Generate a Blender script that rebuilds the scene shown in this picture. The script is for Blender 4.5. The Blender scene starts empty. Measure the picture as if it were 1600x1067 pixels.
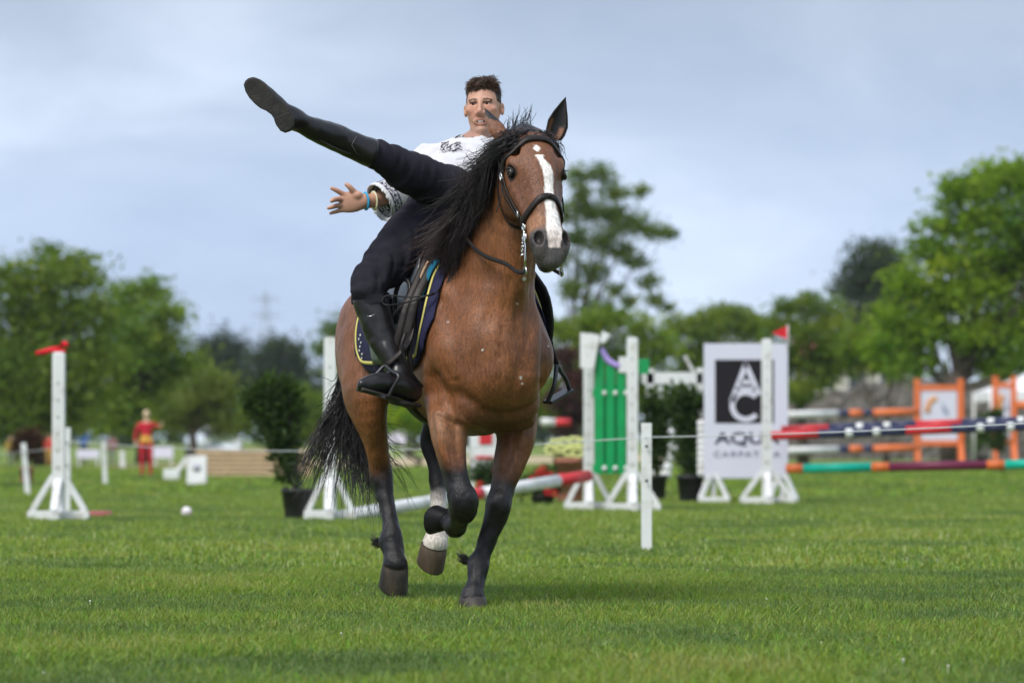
import bpy, bmesh, math, random
import numpy as np
from mathutils import Vector, Matrix, noise as mnoise
R = math.radians
rng = np.random.default_rng(7)
random.seed(7)
SC = bpy.context.scene
COL = SC.collection

# ------------------------------------------------------------------ camera
EYE = 0.77                      # a photographer kneeling on the grass
FPX = 6000.0                    # 135 mm on full frame, in pixels of the 1600 px photograph
cam_d = bpy.data.cameras.new('camera')
cam_d.sensor_width = 36.0
cam_d.lens = 135.0
cam_d.clip_start = 0.1
cam_d.clip_end = 6000.0
cam = bpy.data.objects.new('camera', cam_d)
COL.objects.link(cam)
cam.location = (0, 0, EYE)
cam.rotation_euler = (R(90) + math.atan(152.5 / FPX), 0, 0)
cam_d.dof.use_dof = True
cam_d.dof.focus_distance = 17.15
cam_d.dof.aperture_fstop = 3.3
SC.camera = cam

# ------------------------------------------------------------------ light and sky
SUN_EL, SUN_AZ = R(52), R(-38)   # azimuth from straight behind the camera, towards the left
world = bpy.data.worlds.new('World')
SC.world = world
world.use_nodes = True
wn, wl = world.node_tree.nodes, world.node_tree.links
wn.clear()
w_out = wn.new('ShaderNodeOutputWorld')
w_bg = wn.new('ShaderNodeBackground')
w_sky = wn.new('ShaderNodeTexSky')
w_sky.sky_type = 'NISHITA'
w_sky.sun_disc = False
w_sky.sun_elevation = SUN_EL
w_sky.sun_rotation = R(180) + SUN_AZ * -1
w_sky.dust_density = 3.0
w_sky.air_density = 1.4
w_bg.inputs['Strength'].default_value = 0.113
tc = wn.new('ShaderNodeTexCoord')
# overcast layer: two noises on the direction, stretched along the horizon
mp = wn.new('ShaderNodeMapping'); mp.inputs['Scale'].default_value = (1, 1, 2.6)
mp.inputs['Location'].default_value = (0.55, 0.2, 0.12)
nz = wn.new('ShaderNodeTexNoise'); nz.inputs['Scale'].default_value = 7.5
nz.inputs['Detail'].default_value = 7; nz.inputs['Roughness'].default_value = 0.52
nz.inputs['Distortion'].default_value = 0.3
wl.new(tc.outputs['Generated'], mp.inputs['Vector'])
wl.new(mp.outputs['Vector'], nz.inputs['Vector'])
sep = wn.new('ShaderNodeSeparateXYZ'); wl.new(tc.outputs['Generated'], sep.inputs['Vector'])
# pale near the horizon, greyer blue higher up
grad = wn.new('ShaderNodeValToRGB')
ge = grad.color_ramp.elements
ge[0].position = 0.0; ge[0].color = (3.35, 4.05, 5.1, 1)
ge[1].position = 1.0; ge[1].color = (3.4, 3.9, 4.8, 1)
e = ge.new(0.055); e.color = (3.0, 3.7, 4.95, 1)
e = ge.new(0.115); e.color = (2.2, 2.65, 3.5, 1)
e = ge.new(0.3); e.color = (3.5, 4.0, 4.8, 1)
wl.new(sep.outputs['Z'], grad.inputs['Fac'])
cl = wn.new('ShaderNodeValToRGB')          # cloud brightness multiplies the layer
ce = cl.color_ramp.elements
ce[0].position = 0.28; ce[0].color = (0.76, 0.80, 0.86, 1)
ce[1].position = 0.74; ce[1].color = (1.55, 1.46, 1.36, 1)
e = ce.new(0.5); e.color = (1.0, 1.0, 1.0, 1)
wl.new(nz.outputs['Fac'], cl.inputs['Fac'])
mulc = wn.new('ShaderNodeMix'); mulc.data_type = 'RGBA'; mulc.blend_type = 'MULTIPLY'
mulc.inputs[0].default_value = 1.0
wl.new(grad.outputs['Color'], mulc.inputs[6]); wl.new(cl.outputs['Color'], mulc.inputs[7])
mixs = wn.new('ShaderNodeMix'); mixs.data_type = 'RGBA'
mixs.inputs[0].default_value = 0.9
wl.new(w_sky.outputs['Color'], mixs.inputs[6]); wl.new(mulc.outputs[2], mixs.inputs[7])
wl.new(mixs.outputs[2], w_bg.inputs['Color'])
wl.new(w_bg.outputs['Background'], w_out.inputs['Surface'])

sun_d = bpy.data.lights.new('sun', 'SUN')
sun_d.energy = 1.9
sun_d.angle = R(24)
sun_d.color = (1.0, 0.95, 0.88)
sun = bpy.data.objects.new('sun', sun_d)
COL.objects.link(sun)
sv = Vector((math.sin(SUN_AZ) * math.cos(SUN_EL), -math.cos(SUN_AZ) * math.cos(SUN_EL), math.sin(SUN_EL)))
sun.rotation_euler = sv.to_track_quat('Z', 'Y').to_euler()
sun.location = sv * 60

SC.view_settings.view_transform = 'Standard'
SC.view_settings.look = 'None'
SC.view_settings.exposure = 0.93
SC.view_settings.gamma = 1.0
SC.view_settings.use_curve_mapping = False
SC.render.engine = 'CYCLES'
SC.cycles.use_denoising = True
SC.cycles.max_bounces = 8
SC.cycles.transparent_max_bounces = 8

# ------------------------------------------------------------------ helpers
def at(px, py, Y):
    """point of the place seen at photo pixel (px, py) at distance Y"""
    return Vector(((px - 800) / FPX * Y, Y, EYE - (py - 686) / FPX * Y))

def ground_y(py):
    return EYE * FPX / (py - 686)

def tag(o, label=None, cat=None, group=None, kind=None):
    if label: o['label'] = label
    if cat: o['category'] = cat
    if group: o['group'] = group
    if kind: o['kind'] = kind
    return o

def empty(name, loc=(0, 0, 0), rz=0.0, label=None, cat=None, group=None):
    o = bpy.data.objects.new(name, None)
    o.empty_display_size = 0.1
    COL.objects.link(o)
    o.location = loc
    o.rotation_euler = (0, 0, rz)
    return tag(o, label, cat, group)

def link_mesh(name, me, mats=None, parent=None, loc=(0, 0, 0)):
    o = bpy.data.objects.new(name, me)
    COL.objects.link(o)
    if mats is not None:
        for m in (mats if isinstance(mats, (list, tuple)) else [mats]):
            me.materials.append(m)
    o.location = loc
    if parent: o.parent = parent
    return o

def copy_tree(o, parent=None):
    c = o.copy(); COL.objects.link(c)
    if parent: c.parent = parent
    for ch in [k for k in o.children]:
        copy_tree(ch, c)
    return c

class MB:
    """collects shapes; build() links them as one mesh object"""
    def __init__(s): s.v = []; s.f = []; s.mi = []; s.sm = []
    def add(s, vs, fs, mi=0, smooth=False):
        b = len(s.v); s.v += [tuple(v) for v in vs]
        for f in fs:
            s.f.append(tuple(i + b for i in f)); s.mi.append(mi); s.sm.append(smooth)
    def box(s, c, d, rot=None, mi=0, bev=0.0):
        bm = bmesh.new(); bmesh.ops.create_cube(bm, size=1.0)
        for v in bm.verts: v.co = Vector((v.co.x * d[0], v.co.y * d[1], v.co.z * d[2]))
        if bev > 0: bmesh.ops.bevel(bm, geom=bm.edges[:], offset=bev, segments=2, affect='EDGES', profile=0.6)
        M = rot.to_matrix() if hasattr(rot, 'to_matrix') else rot
        bm.verts.ensure_lookup_table()
        vs = [(M @ v.co if M else v.co) + Vector(c) for v in bm.verts]
        s.add(vs, [[v.index for v in f.verts] for f in bm.faces], mi); bm.free()
    def bar(s, p0, p1, w, h, mi=0, up=(0, 0, 1), bev=0.0):
        p0, p1 = Vector(p0), Vector(p1); d = p1 - p0; L = d.length; d.normalize()
        u = Vector(up)
        if abs(d.dot(u)) > 0.98: u = Vector((0, 1, 0))
        x = d.cross(u).normalized(); z = x.cross(d).normalized()
        s.box((p0 + p1) / 2, (w, L, h), Matrix((x, d, z)).transposed(), mi, bev)
    def tube(s, pts, r, n=8, mi=0, closed=False, flat=None, smooth=True, up=(0, 0, 1)):
        """tube along pts; flat = (width, thickness) makes a strap"""
        pts = [Vector(p) for p in pts]; N = len(pts)
        rs = r if isinstance(r, (list, tuple, np.ndarray)) else [r] * N
        vs = []; fs = []; pu = None
        for i, p in enumerate(pts):
            if closed: t = pts[(i + 1) % N] - pts[i - 1]
            else: t = pts[min(i + 1, N - 1)] - pts[max(i - 1, 0)]
            if t.length < 1e-9: t = Vector((0, 0, 1))
            t.normalize()
            u = Vector(up) if pu is None else pu
            x = t.cross(u)
            if x.length < 1e-3: x = t.cross(Vector((0.3, 0.9, 0.1)))
            x.normalize(); u = x.cross(t).normalized(); pu = u
            for k in range(n):
                a = 2 * math.pi * (k + 0.5) / n
                if flat: vs.append(p + x * math.cos(a) * flat[0] * rs[i] + u * math.sin(a) * flat[1] * rs[i])
                else: vs.append(p + (x * math.cos(a) + u * math.sin(a)) * rs[i])
        for i in range(N if closed else N - 1):
            j = (i + 1) % N
            for k in range(n):
                k2 = (k + 1) % n
                fs.append((i * n + k, i * n + k2, j * n + k2, j * n + k))
        if not closed:
            fs.append(tuple(range(n - 1, -1, -1))); fs.append(tuple((N - 1) * n + k for k in range(n)))
        s.add(vs, fs, mi, smooth)
    def lathe(s, prof, c=(0, 0, 0), n=20, mi=0, smooth=True, M=None):
        vs = []; fs = []
        for r, z in prof:
            for k in range(n):
                a = 2 * math.pi * k / n
                v = Vector((r * math.cos(a), r * math.sin(a), z))
                vs.append((M @ v if M else v) + Vector(c))
        for i in range(len(prof) - 1):
            for k in range(n):
                k2 = (k + 1) % n
                fs.append((i * n + k, i * n + k2, (i + 1) * n + k2, (i + 1) * n + k))
        fs.append(tuple(range(n - 1, -1, -1))); fs.append(tuple((len(prof) - 1) * n + k for k in range(n)))
        s.add(vs, fs, mi, smooth)
    def prism(s, outline, axis_o, ux, uy, depth, mi=0):
        """extrude a 2-D outline (list of (a, b)) placed at axis_o with axes ux, uy along their normal"""
        ux, uy = Vector(ux), Vector(uy); n = ux.cross(uy).normalized() * depth; o = Vector(axis_o)
        N = len(outline)
        vs = [o + ux * a + uy * b for a, b in outline] + [o + ux * a + uy * b + n for a, b in outline]
        fs = [tuple(range(N - 1, -1, -1)), tuple(range(N, 2 * N))]
        fs += [(i, (i + 1) % N, N + (i + 1) % N, N + i) for i in range(N)]
        s.add(vs, fs, mi)
    def build(s, name, mats, parent=None, loc=(0, 0, 0)):
        me = bpy.data.meshes.new(name)
        me.from_pydata(s.v, [], s.f)
        me.polygons.foreach_set('material_index', s.mi)
        me.polygons.foreach_set('use_smooth', s.sm)
        me.update()
        return link_mesh(name, me, mats, parent, loc)

def np_mesh(name, V, F, smooth=True):
    """fast mesh from numpy arrays; F is (m, 3) or (m, 4)"""
    me = bpy.data.meshes.new(name)
    V = np.asarray(V, np.float32); F = np.asarray(F, np.int32)
    k = F.shape[1]
    me.vertices.add(len(V)); me.vertices.foreach_set('co', V.ravel())
    me.loops.add(F.size); me.loops.foreach_set('vertex_index', F.ravel())
    me.polygons.add(len(F)); me.polygons.foreach_set('loop_start', np.arange(0, F.size, k, dtype=np.int32))
    me.polygons.foreach_set('loop_total', np.full(len(F), k, np.int32))
    me.polygons.foreach_set('use_smooth', np.full(len(F), smooth))
    me.update(calc_edges=True)
    return me

def point_colour(me, C, name='coat'):
    a = me.color_attributes.new(name, 'FLOAT_COLOR', 'POINT')
    c = np.ones((len(C), 4), np.float32); c[:, :C.shape[1]] = C
    a.data.foreach_set('color', c.ravel())

def crom(pts, n):
    """Catmull-Rom through rows of pts, n steps per span"""
    P = np.asarray(pts, float); P = np.vstack([2 * P[0] - P[1], P, 2 * P[-1] - P[-2]])
    out = []
    for i in range(1, len(P) - 2):
        for t in np.arange(n) / n:
            a, b, c, d = P[i - 1], P[i], P[i + 1], P[i + 2]
            out.append(0.5 * (2 * b + (c - a) * t + (2 * a - 5 * b + 4 * c - d) * t * t + (3 * b - a - 3 * c + d) * t ** 3))
    out.append(P[-2]); return np.array(out)

# ------------------------------------------------------------------ soft solid modelling: fields and their surface
def sstep(a, b, x):
    t = np.clip((x - a) / (b - a), 0, 1); return t * t * (3 - 2 * t)

class Field:
    def __init__(s, lo, hi, h):
        s.lo = np.array(lo, np.float32); s.h = h
        s.n = np.ceil((np.array(hi) - s.lo) / h).astype(int) + 1
        s.a = np.full(s.n, 0.12, np.float32)
    def _win(s, lo, hi):
        i0 = np.clip(np.floor((np.array(lo) - s.lo) / s.h).astype(int), 0, s.n - 1)
        i1 = np.clip(np.ceil((np.array(hi) - s.lo) / s.h).astype(int) + 1, 1, s.n)
        ax = [s.lo[k] + np.arange(i0[k], i1[k], dtype=np.float32) * s.h for k in range(3)]
        return tuple(slice(i0[k], i1[k]) for k in range(3)), np.stack(np.meshgrid(*ax, indexing='ij'), -1)
    def put(s, fn, lo, hi, k=0.02, op='add'):
        m = 0.03 + k
        sl, P = s._win(np.array(lo) - m, np.array(hi) + m)
        if P.size == 0: return
        d = fn(P).astype(np.float32); a = s.a[sl]
        if op == 'add':
            h = np.clip(0.5 + 0.5 * (a - d) / k, 0, 1); s.a[sl] = a + (d - a) * h - k * h * (1 - h)
        else:
            d = -d; h = np.clip(0.5 + 0.5 * (d - a) / k, 0, 1); s.a[sl] = a + (d - a) * h + k * h * (1 - h)
    def chain(s, nodes, side=(1, 0, 0), k=0.02, sub=4, op='add'):
        """nodes: rows x, y, z, a (radius along side), b (radius across side and axis)"""
        N = np.array([list(r) if len(r) == 5 else [*r, r[-1]] for r in nodes], float)
        if N.shape[1] == 4: N = np.hstack([N, N[:, 3:4]])
        if sub > 1 and len(N) > 1: N = crom(N, sub)
        N[:, 3:] = np.maximum(N[:, 3:], 0.002)
        mr = N[:, 3:].max(1, keepdims=True)
        sd = np.asarray(side, float)
        def fn(P):
            best = None
            for i in range(len(N) - 1):
                A, B = N[i], N[i + 1]; ax = B[:3] - A[:3]; L = np.linalg.norm(ax)
                if L < 1e-6: continue
                ax = ax / L; u = sd - ax * sd.dot(ax); u /= np.linalg.norm(u); v = np.cross(ax, u)
                q = P - A[:3].astype(np.float32)
                t0 = q @ ax.astype(np.float32)
                t = np.clip(t0 / L, 0, 1)
                w = t0 - t * L
                ra = A[3] + (B[3] - A[3]) * t; rb = A[4] + (B[4] - A[4]) * t; rc = np.minimum(ra, rb)
                qu = q @ u.astype(np.float32); qv = q @ v.astype(np.float32)
                k0 = np.sqrt((qu / ra) ** 2 + (qv / rb) ** 2 + (w / rc) ** 2)
                k1 = np.sqrt((qu / ra ** 2) ** 2 + (qv / rb ** 2) ** 2 + (w / rc ** 2) ** 2)
                d = np.where(k1 > 1e-4, k0 * (k0 - 1) / np.maximum(k1, 1e-4), -rc)
                best = d if best is None else np.minimum(best, d)
            return best
        s.put(fn, (N[:, :3] - mr).min(0), (N[:, :3] + mr).max(0), k, op)
    def ball(s, c, r, k=0.02, op='add', M=None):
        """ellipsoid; M = 3x3 rows of its own axes"""
        c = np.asarray(c, np.float32); r = np.asarray([r] * 3 if np.isscalar(r) else r, np.float32)
        Mx = np.eye(3, dtype=np.float32) if M is None else np.asarray(M, np.float32)
        def fn(P):
            q = (P - c) @ Mx.T
            k0 = np.sqrt(((q / r) ** 2).sum(-1)); k1 = np.sqrt(((q / r ** 2) ** 2).sum(-1))
            return np.where(k1 > 1e-4, k0 * (k0 - 1) / np.maximum(k1, 1e-4), -r.min())
        m = float(r.max()); s.put(fn, c - m, c + m, k, op)
    def cut(s, p, n):
        """remove everything on the side of p that n points to"""
        n = np.asarray(n, float) / np.linalg.norm(n)
        g = [s.lo[k] + np.arange(s.n[k], dtype=np.float32) * s.h - p[k] for k in range(3)]
        d = (g[0] * n[0])[:, None, None] + (g[1] * n[1])[None, :, None] + (g[2] * n[2])[None, None, :]
        s.a = np.maximum(s.a, d.astype(np.float32))
    def surface(s, smooth=2):
        a = s.a; S = a < 0
        n = s.n
        acc = np.zeros(tuple(n - 1) + (3,), np.float32); cnt = np.zeros(tuple(n - 1), np.float32)
        quads = []
        idx = -np.ones(tuple(n - 1), np.int64)
        edges = []
        for ax in range(3):
            s0 = [slice(None)] * 3; s1 = [slice(None)] * 3; s0[ax] = slice(0, -1); s1[ax] = slice(1, None)
            cr = S[tuple(s0)] != S[tuple(s1)]
            I = np.argwhere(cr)
            v0 = a[tuple(s0)][cr]; v1 = a[tuple(s1)][cr]
            t = v0 / (v0 - v1)
            p = I.astype(np.float32); p[:, ax] += t
            edges.append((I, v0 < 0))
            o = [k for k in range(3) if k != ax]
            for d0 in (0, -1):
                for d1 in (0, -1):
                    J = I.copy(); J[:, o[0]] += d0; J[:, o[1]] += d1
                    ok = ((J >= 0) & (J < (n - 1))).all(1)
                    np.add.at(acc, tuple(J[ok].T), p[ok]); np.add.at(cnt, tuple(J[ok].T), 1)
        used = cnt > 0
        idx[used] = np.arange(used.sum())
        V = acc[used] / cnt[used][:, None]
        for ax in range(3):
            I, neg = edges[ax]; o = [(ax + 1) % 3, (ax + 2) % 3]
            ring = []
            okm = np.ones(len(I), bool)
            for d0, d1 in ((0, 0), (-1, 0), (-1, -1), (0, -1)):
                J = I.copy(); J[:, o[0]] += d0; J[:, o[1]] += d1
                okm &= ((J >= 0) & (J < (n - 1))).all(1); ring.append(J)
            q = np.stack([idx[tuple(np.clip(J, 0, n - 2).T)] for J in ring], 1)
            q = np.where(neg[:, None], q, q[:, ::-1])
            quads.append(q[okm])
        F = np.vstack(quads)
        F = F[(F >= 0).all(1)]
        V = V * s.h + s.lo
        for _ in range(smooth):
            V = relax(V, F, 0.5)
        return V, F

def relax(V, F, w, mask=None):
    acc = np.zeros_like(V); c = np.zeros(len(V), np.float32)
    for k in range(4):
        i, j = F[:, k], F[:, (k + 1) % 4]
        for x in range(3):
            acc[:, x] += np.bincount(i, V[j, x], len(V)) + np.bincount(j, V[i, x], len(V))
        c += np.bincount(i, minlength=len(V)) + np.bincount(j, minlength=len(V))
    m = acc / np.maximum(c, 1)[:, None]
    return (V + (m - V) * w * (1 if mask is None else mask[:, None])).astype(np.float32)

def vnormals(V, F):
    n = np.cross(V[F[:, 2]] - V[F[:, 0]], V[F[:, 3]] - V[F[:, 1]])
    N = np.zeros_like(V)
    for k in range(4):
        for x in range(3): N[:, x] += np.bincount(F[:, k], n[:, x], len(V))
    return N / np.maximum(np.linalg.norm(N, axis=1), 1e-9)[:, None]

def vnoise(P, scale, seed=0, octaves=2):
    """cheap smooth value noise on points, about -1..1"""
    out = np.zeros(len(P)); amp = 1.0; tot = 0
    for o in range(octaves):
        q = P * scale * 2 ** o + 37.1 * o + seed * 11.3
        i = np.floor(q).astype(np.int64); f = q - i; f = f * f * (3 - 2 * f)
        acc = np.zeros(len(P))
        for dx in (0, 1):
            for dy in (0, 1):
                for dz in (0, 1):
                    h = ((i[:, 0] + dx) * 73856093) ^ ((i[:, 1] + dy) * 19349663) ^ ((i[:, 2] + dz) * 83492791)
                    h = (h ^ (h >> 13)) * 1274126177 & 0x7fffffff
                    r = (h % 65536) / 32768.0 - 1
                    acc += r * np.where(dx, f[:, 0], 1 - f[:, 0]) * np.where(dy, f[:, 1], 1 - f[:, 1]) * np.where(dz, f[:, 2], 1 - f[:, 2])
        out += acc * amp; tot += amp; amp *= 0.5
    return out / tot

# ------------------------------------------------------------------ materials
def mat(name, col, rough=0.6, spec=0.4, var=0.0, vscale=8.0, bump=0.0, bscale=60.0, metal=0.0, attr=None, sheen=0.0,
        subs=0.0, coat=0.0, stretch=None, dirt=None):
    m = bpy.data.materials.new(name); m.use_nodes = True
    N, L = m.node_tree.nodes, m.node_tree.links
    b = N['Principled BSDF']
    b.inputs['Roughness'].default_value = rough
    b.inputs['Specular IOR Level'].default_value = spec
    b.inputs['Metallic'].default_value = metal
    if sheen: b.inputs['Sheen Weight'].default_value = sheen
    if coat: b.inputs['Coat Weight'].default_value = coat
    if subs:
        b.inputs['Subsurface Weight'].default_value = subs
        b.inputs['Subsurface Radius'].default_value = (0.012, 0.005, 0.003)
        b.inputs['Subsurface Scale'].default_value = 1.0
    src = None
    if attr:
        a = N.new('ShaderNodeAttribute'); a.attribute_name = attr; src = a.outputs['Color']
    t = N.new('ShaderNodeTexCoord')
    vec = t.outputs['Object']
    if stretch:
        mpn = N.new('ShaderNodeMapping'); mpn.inputs['Scale'].default_value = stretch
        L.new(vec, mpn.inputs['Vector']); vec = mpn.outputs['Vector']
    if var:
        n = N.new('ShaderNodeTexNoise'); n.inputs['Scale'].default_value = vscale
        n.inputs['Detail'].default_value = 6; n.inputs['Roughness'].default_value = 0.6
        L.new(vec, n.inputs['Vector'])
        rp = N.new('ShaderNodeMapRange'); rp.inputs['From Min'].default_value = 0.3; rp.inputs['From Max'].default_value = 0.7
        rp.inputs['To Min'].default_value = 1 - var; rp.inputs['To Max'].default_value = 1 + var
        L.new(n.outputs['Fac'], rp.inputs['Value'])
        mx = N.new('ShaderNodeMix'); mx.data_type = 'RGBA'; mx.blend_type = 'MULTIPLY'; mx.inputs[0].default_value = 1
        if src: L.new(src, mx.inputs[6])
        else: mx.inputs[6].default_value = (*col, 1)
        L.new(rp.outputs['Result'], mx.inputs[7]); src = mx.outputs[2]
    if dirt:
        n2 = N.new('ShaderNodeTexNoise'); n2.inputs['Scale'].default_value = dirt[2]; n2.inputs['Detail'].default_value = 8
        L.new(t.outputs['Object'], n2.inputs['Vector'])
        r2 = N.new('ShaderNodeMapRange'); r2.inputs['From Min'].default_value = 0.52; r2.inputs['From Max'].default_value = 0.75
        r2.inputs['To Max'].default_value = dirt[1]; L.new(n2.outputs['Fac'], r2.inputs['Value'])
        m2 = N.new('ShaderNodeMix'); m2.data_type = 'RGBA'; L.new(r2.outputs['Result'], m2.inputs[0])
        if src: L.new(src, m2.inputs[6])
        else: m2.inputs[6].default_value = (*col, 1)
        m2.inputs[7].default_value = (*dirt[0], 1); src = m2.outputs[2]
    if src: L.new(src, b.inputs['Base Color'])
    else: b.inputs['Base Color'].default_value = (*col, 1)
    if bump:
        n3 = N.new('ShaderNodeTexNoise'); n3.inputs['Scale'].default_value = bscale; n3.inputs['Detail'].default_value = 5
        L.new(vec, n3.inputs['Vector'])
        bp = N.new('ShaderNodeBump'); bp.inputs['Strength'].default_value = bump; bp.inputs['Distance'].default_value = 0.01
        L.new(n3.outputs['Fac'], bp.inputs['Height']); L.new(bp.outputs['Normal'], b.inputs['Normal'])
    return m
# ================================================================== the ground
def ground_mat(name, a, b, c, scale, fine):
    m = bpy.data.materials.new(name); m.use_nodes = True
    N, L = m.node_tree.nodes, m.node_tree.links; p = N['Principled BSDF']; p.inputs['Roughness'].default_value = .95; p.inputs['Specular IOR Level'].default_value = .1
    t = N.new('ShaderNodeTexCoord')
    n1 = N.new('ShaderNodeTexNoise'); n1.inputs['Scale'].default_value = scale; n1.inputs['Detail'].default_value = 8; n1.inputs['Roughness'].default_value = .62
    n2 = N.new('ShaderNodeTexNoise'); n2.inputs['Scale'].default_value = fine; n2.inputs['Detail'].default_value = 6
    for n in (n1, n2): L.new(t.outputs['Object'], n.inputs['Vector'])
    r = N.new('ShaderNodeValToRGB'); e = r.color_ramp.elements
    e[0].position = .34; e[0].color = (*a, 1); e[1].position = .66; e[1].color = (*c, 1); x = e.new(.5); x.color = (*b, 1)
    L.new(n1.outputs['Fac'], r.inputs['Fac'])
    mr = N.new('ShaderNodeMapRange'); mr.inputs['From Min'].default_value = .3; mr.inputs['From Max'].default_value = .7; mr.inputs['To Min'].default_value = .6; mr.inputs['To Max'].default_value = 1.4
    L.new(n2.outputs['Fac'], mr.inputs['Value'])
    mx = N.new('ShaderNodeMix'); mx.data_type = 'RGBA'; mx.blend_type = 'MULTIPLY'; mx.inputs[0].default_value = 1
    L.new(r.outputs['Color'], mx.inputs[6]); L.new(mr.outputs['Result'], mx.inputs[7]); L.new(mx.outputs[2], p.inputs['Base Color'])
    bp = N.new('ShaderNodeBump'); bp.inputs['Strength'].default_value = .6; bp.inputs['Distance'].default_value = .04
    L.new(n2.outputs['Fac'], bp.inputs['Height']); L.new(bp.outputs['Normal'], p.inputs['Normal'])
    return m
M_field = ground_mat('meadow', (.10, .15, .030), (.135, .19, .040), (.17, .22, .055), .35, 9)
mb = MB()
xs = [-1500, -300, -80, -30, -10, 0, 10, 30, 80, 300, 1500]; ys = [-40, 0, 10, 20, 40, 80, 160, 400, 1200, 4000]
vs = [(x, y, 0) for y in ys for x in xs]; nx = len(xs)
mb.add(vs, [(j * nx + i, j * nx + i + 1, (j + 1) * nx + i + 1, (j + 1) * nx + i) for j in range(len(ys) - 1) for i in range(nx - 1)])
tag(mb.build('ground', M_field), kind='structure')
M_sand = ground_mat('sand', (.32, .25, .16), (.40, .32, .21), (.46, .38, .26), .5, 6)
mb = MB(); tl_ = []
for px_, y0, y1 in ((-400, 748, 733), (0, 741, 729), (200, 737, 726), (430, 733, 722), (640, 727, 715), (900, 722, 712), (1300, 716, 708)):
    tl_.append((at(px_, y0, ground_y(y0)), at(px_, y1, ground_y(y1))))
vs = [Vector((p.x, p.y, .004)) for pr in tl_ for p in pr]
mb.add(vs, [(2 * i, 2 * i + 2, 2 * i + 3, 2 * i + 1) for i in range(len(tl_) - 1)])
tag(mb.build('sand_track', M_sand), kind='structure')

# ------------------------------------------------------------------ leaves
def leaf_mat(name, trans=.42):
    m = bpy.data.materials.new(name); m.use_nodes = True
    N, L = m.node_tree.nodes, m.node_tree.links; p = N['Principled BSDF']; p.inputs['Roughness'].default_value = .55; p.inputs['Specular IOR Level'].default_value = .25
    a = N.new('ShaderNodeAttribute'); a.attribute_name = 'coat'
    tr = N.new('ShaderNodeBsdfTranslucent'); mx = N.new('ShaderNodeMixShader'); mx.inputs[0].default_value = trans
    br = N.new('ShaderNodeMix'); br.data_type = 'RGBA'; br.blend_type = 'MULTIPLY'; br.inputs[0].default_value = 1; br.inputs[7].default_value = (1.45, 1.7, .5, 1)
    L.new(a.outputs['Color'], p.inputs['Base Color']); L.new(a.outputs['Color'], br.inputs[6]); L.new(br.outputs[2], tr.inputs['Color'])
    L.new(p.outputs['BSDF'], mx.inputs[1]); L.new(tr.outputs['BSDF'], mx.inputs[2]); L.new(mx.outputs['Shader'], N['Material Output'].inputs['Surface'])
    return m
M_leaf = leaf_mat('leaves')
M_bark = mat('bark', (.07, .055, .042), rough=.9, var=.4, vscale=6, bump=.6, bscale=20, stretch=(1, 1, .25))

def leaves(P, size, cols, rg, droop=.3, aspect=.6, out=None):
    """one bent leaf (two quads) at each point"""
    n = len(P); d = rg.normal(0, 1, (n, 3)); d[:, 2] -= droop
    if out is not None: d += out * .8
    d /= np.linalg.norm(d, axis=1)[:, None]
    s = np.cross(d, rg.normal(0, 1, (n, 3))); s /= np.linalg.norm(s, axis=1)[:, None]
    nn = np.cross(d, s)
    sz = (size * rg.uniform(.6, 1.3, n))[:, None]
    a = P; b = P + d * sz * .5 + s * sz * aspect * .5 + nn * sz * .08; c = P + d * sz - nn * sz * .1; e = P + d * sz * .5 - s * sz * aspect * .5 + nn * sz * .08
    V = np.stack([a, b, c, e], 1).reshape(-1, 3); F = np.arange(n * 4).reshape(n, 4)
    return V, F, np.repeat(cols, 4, 0)

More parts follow.
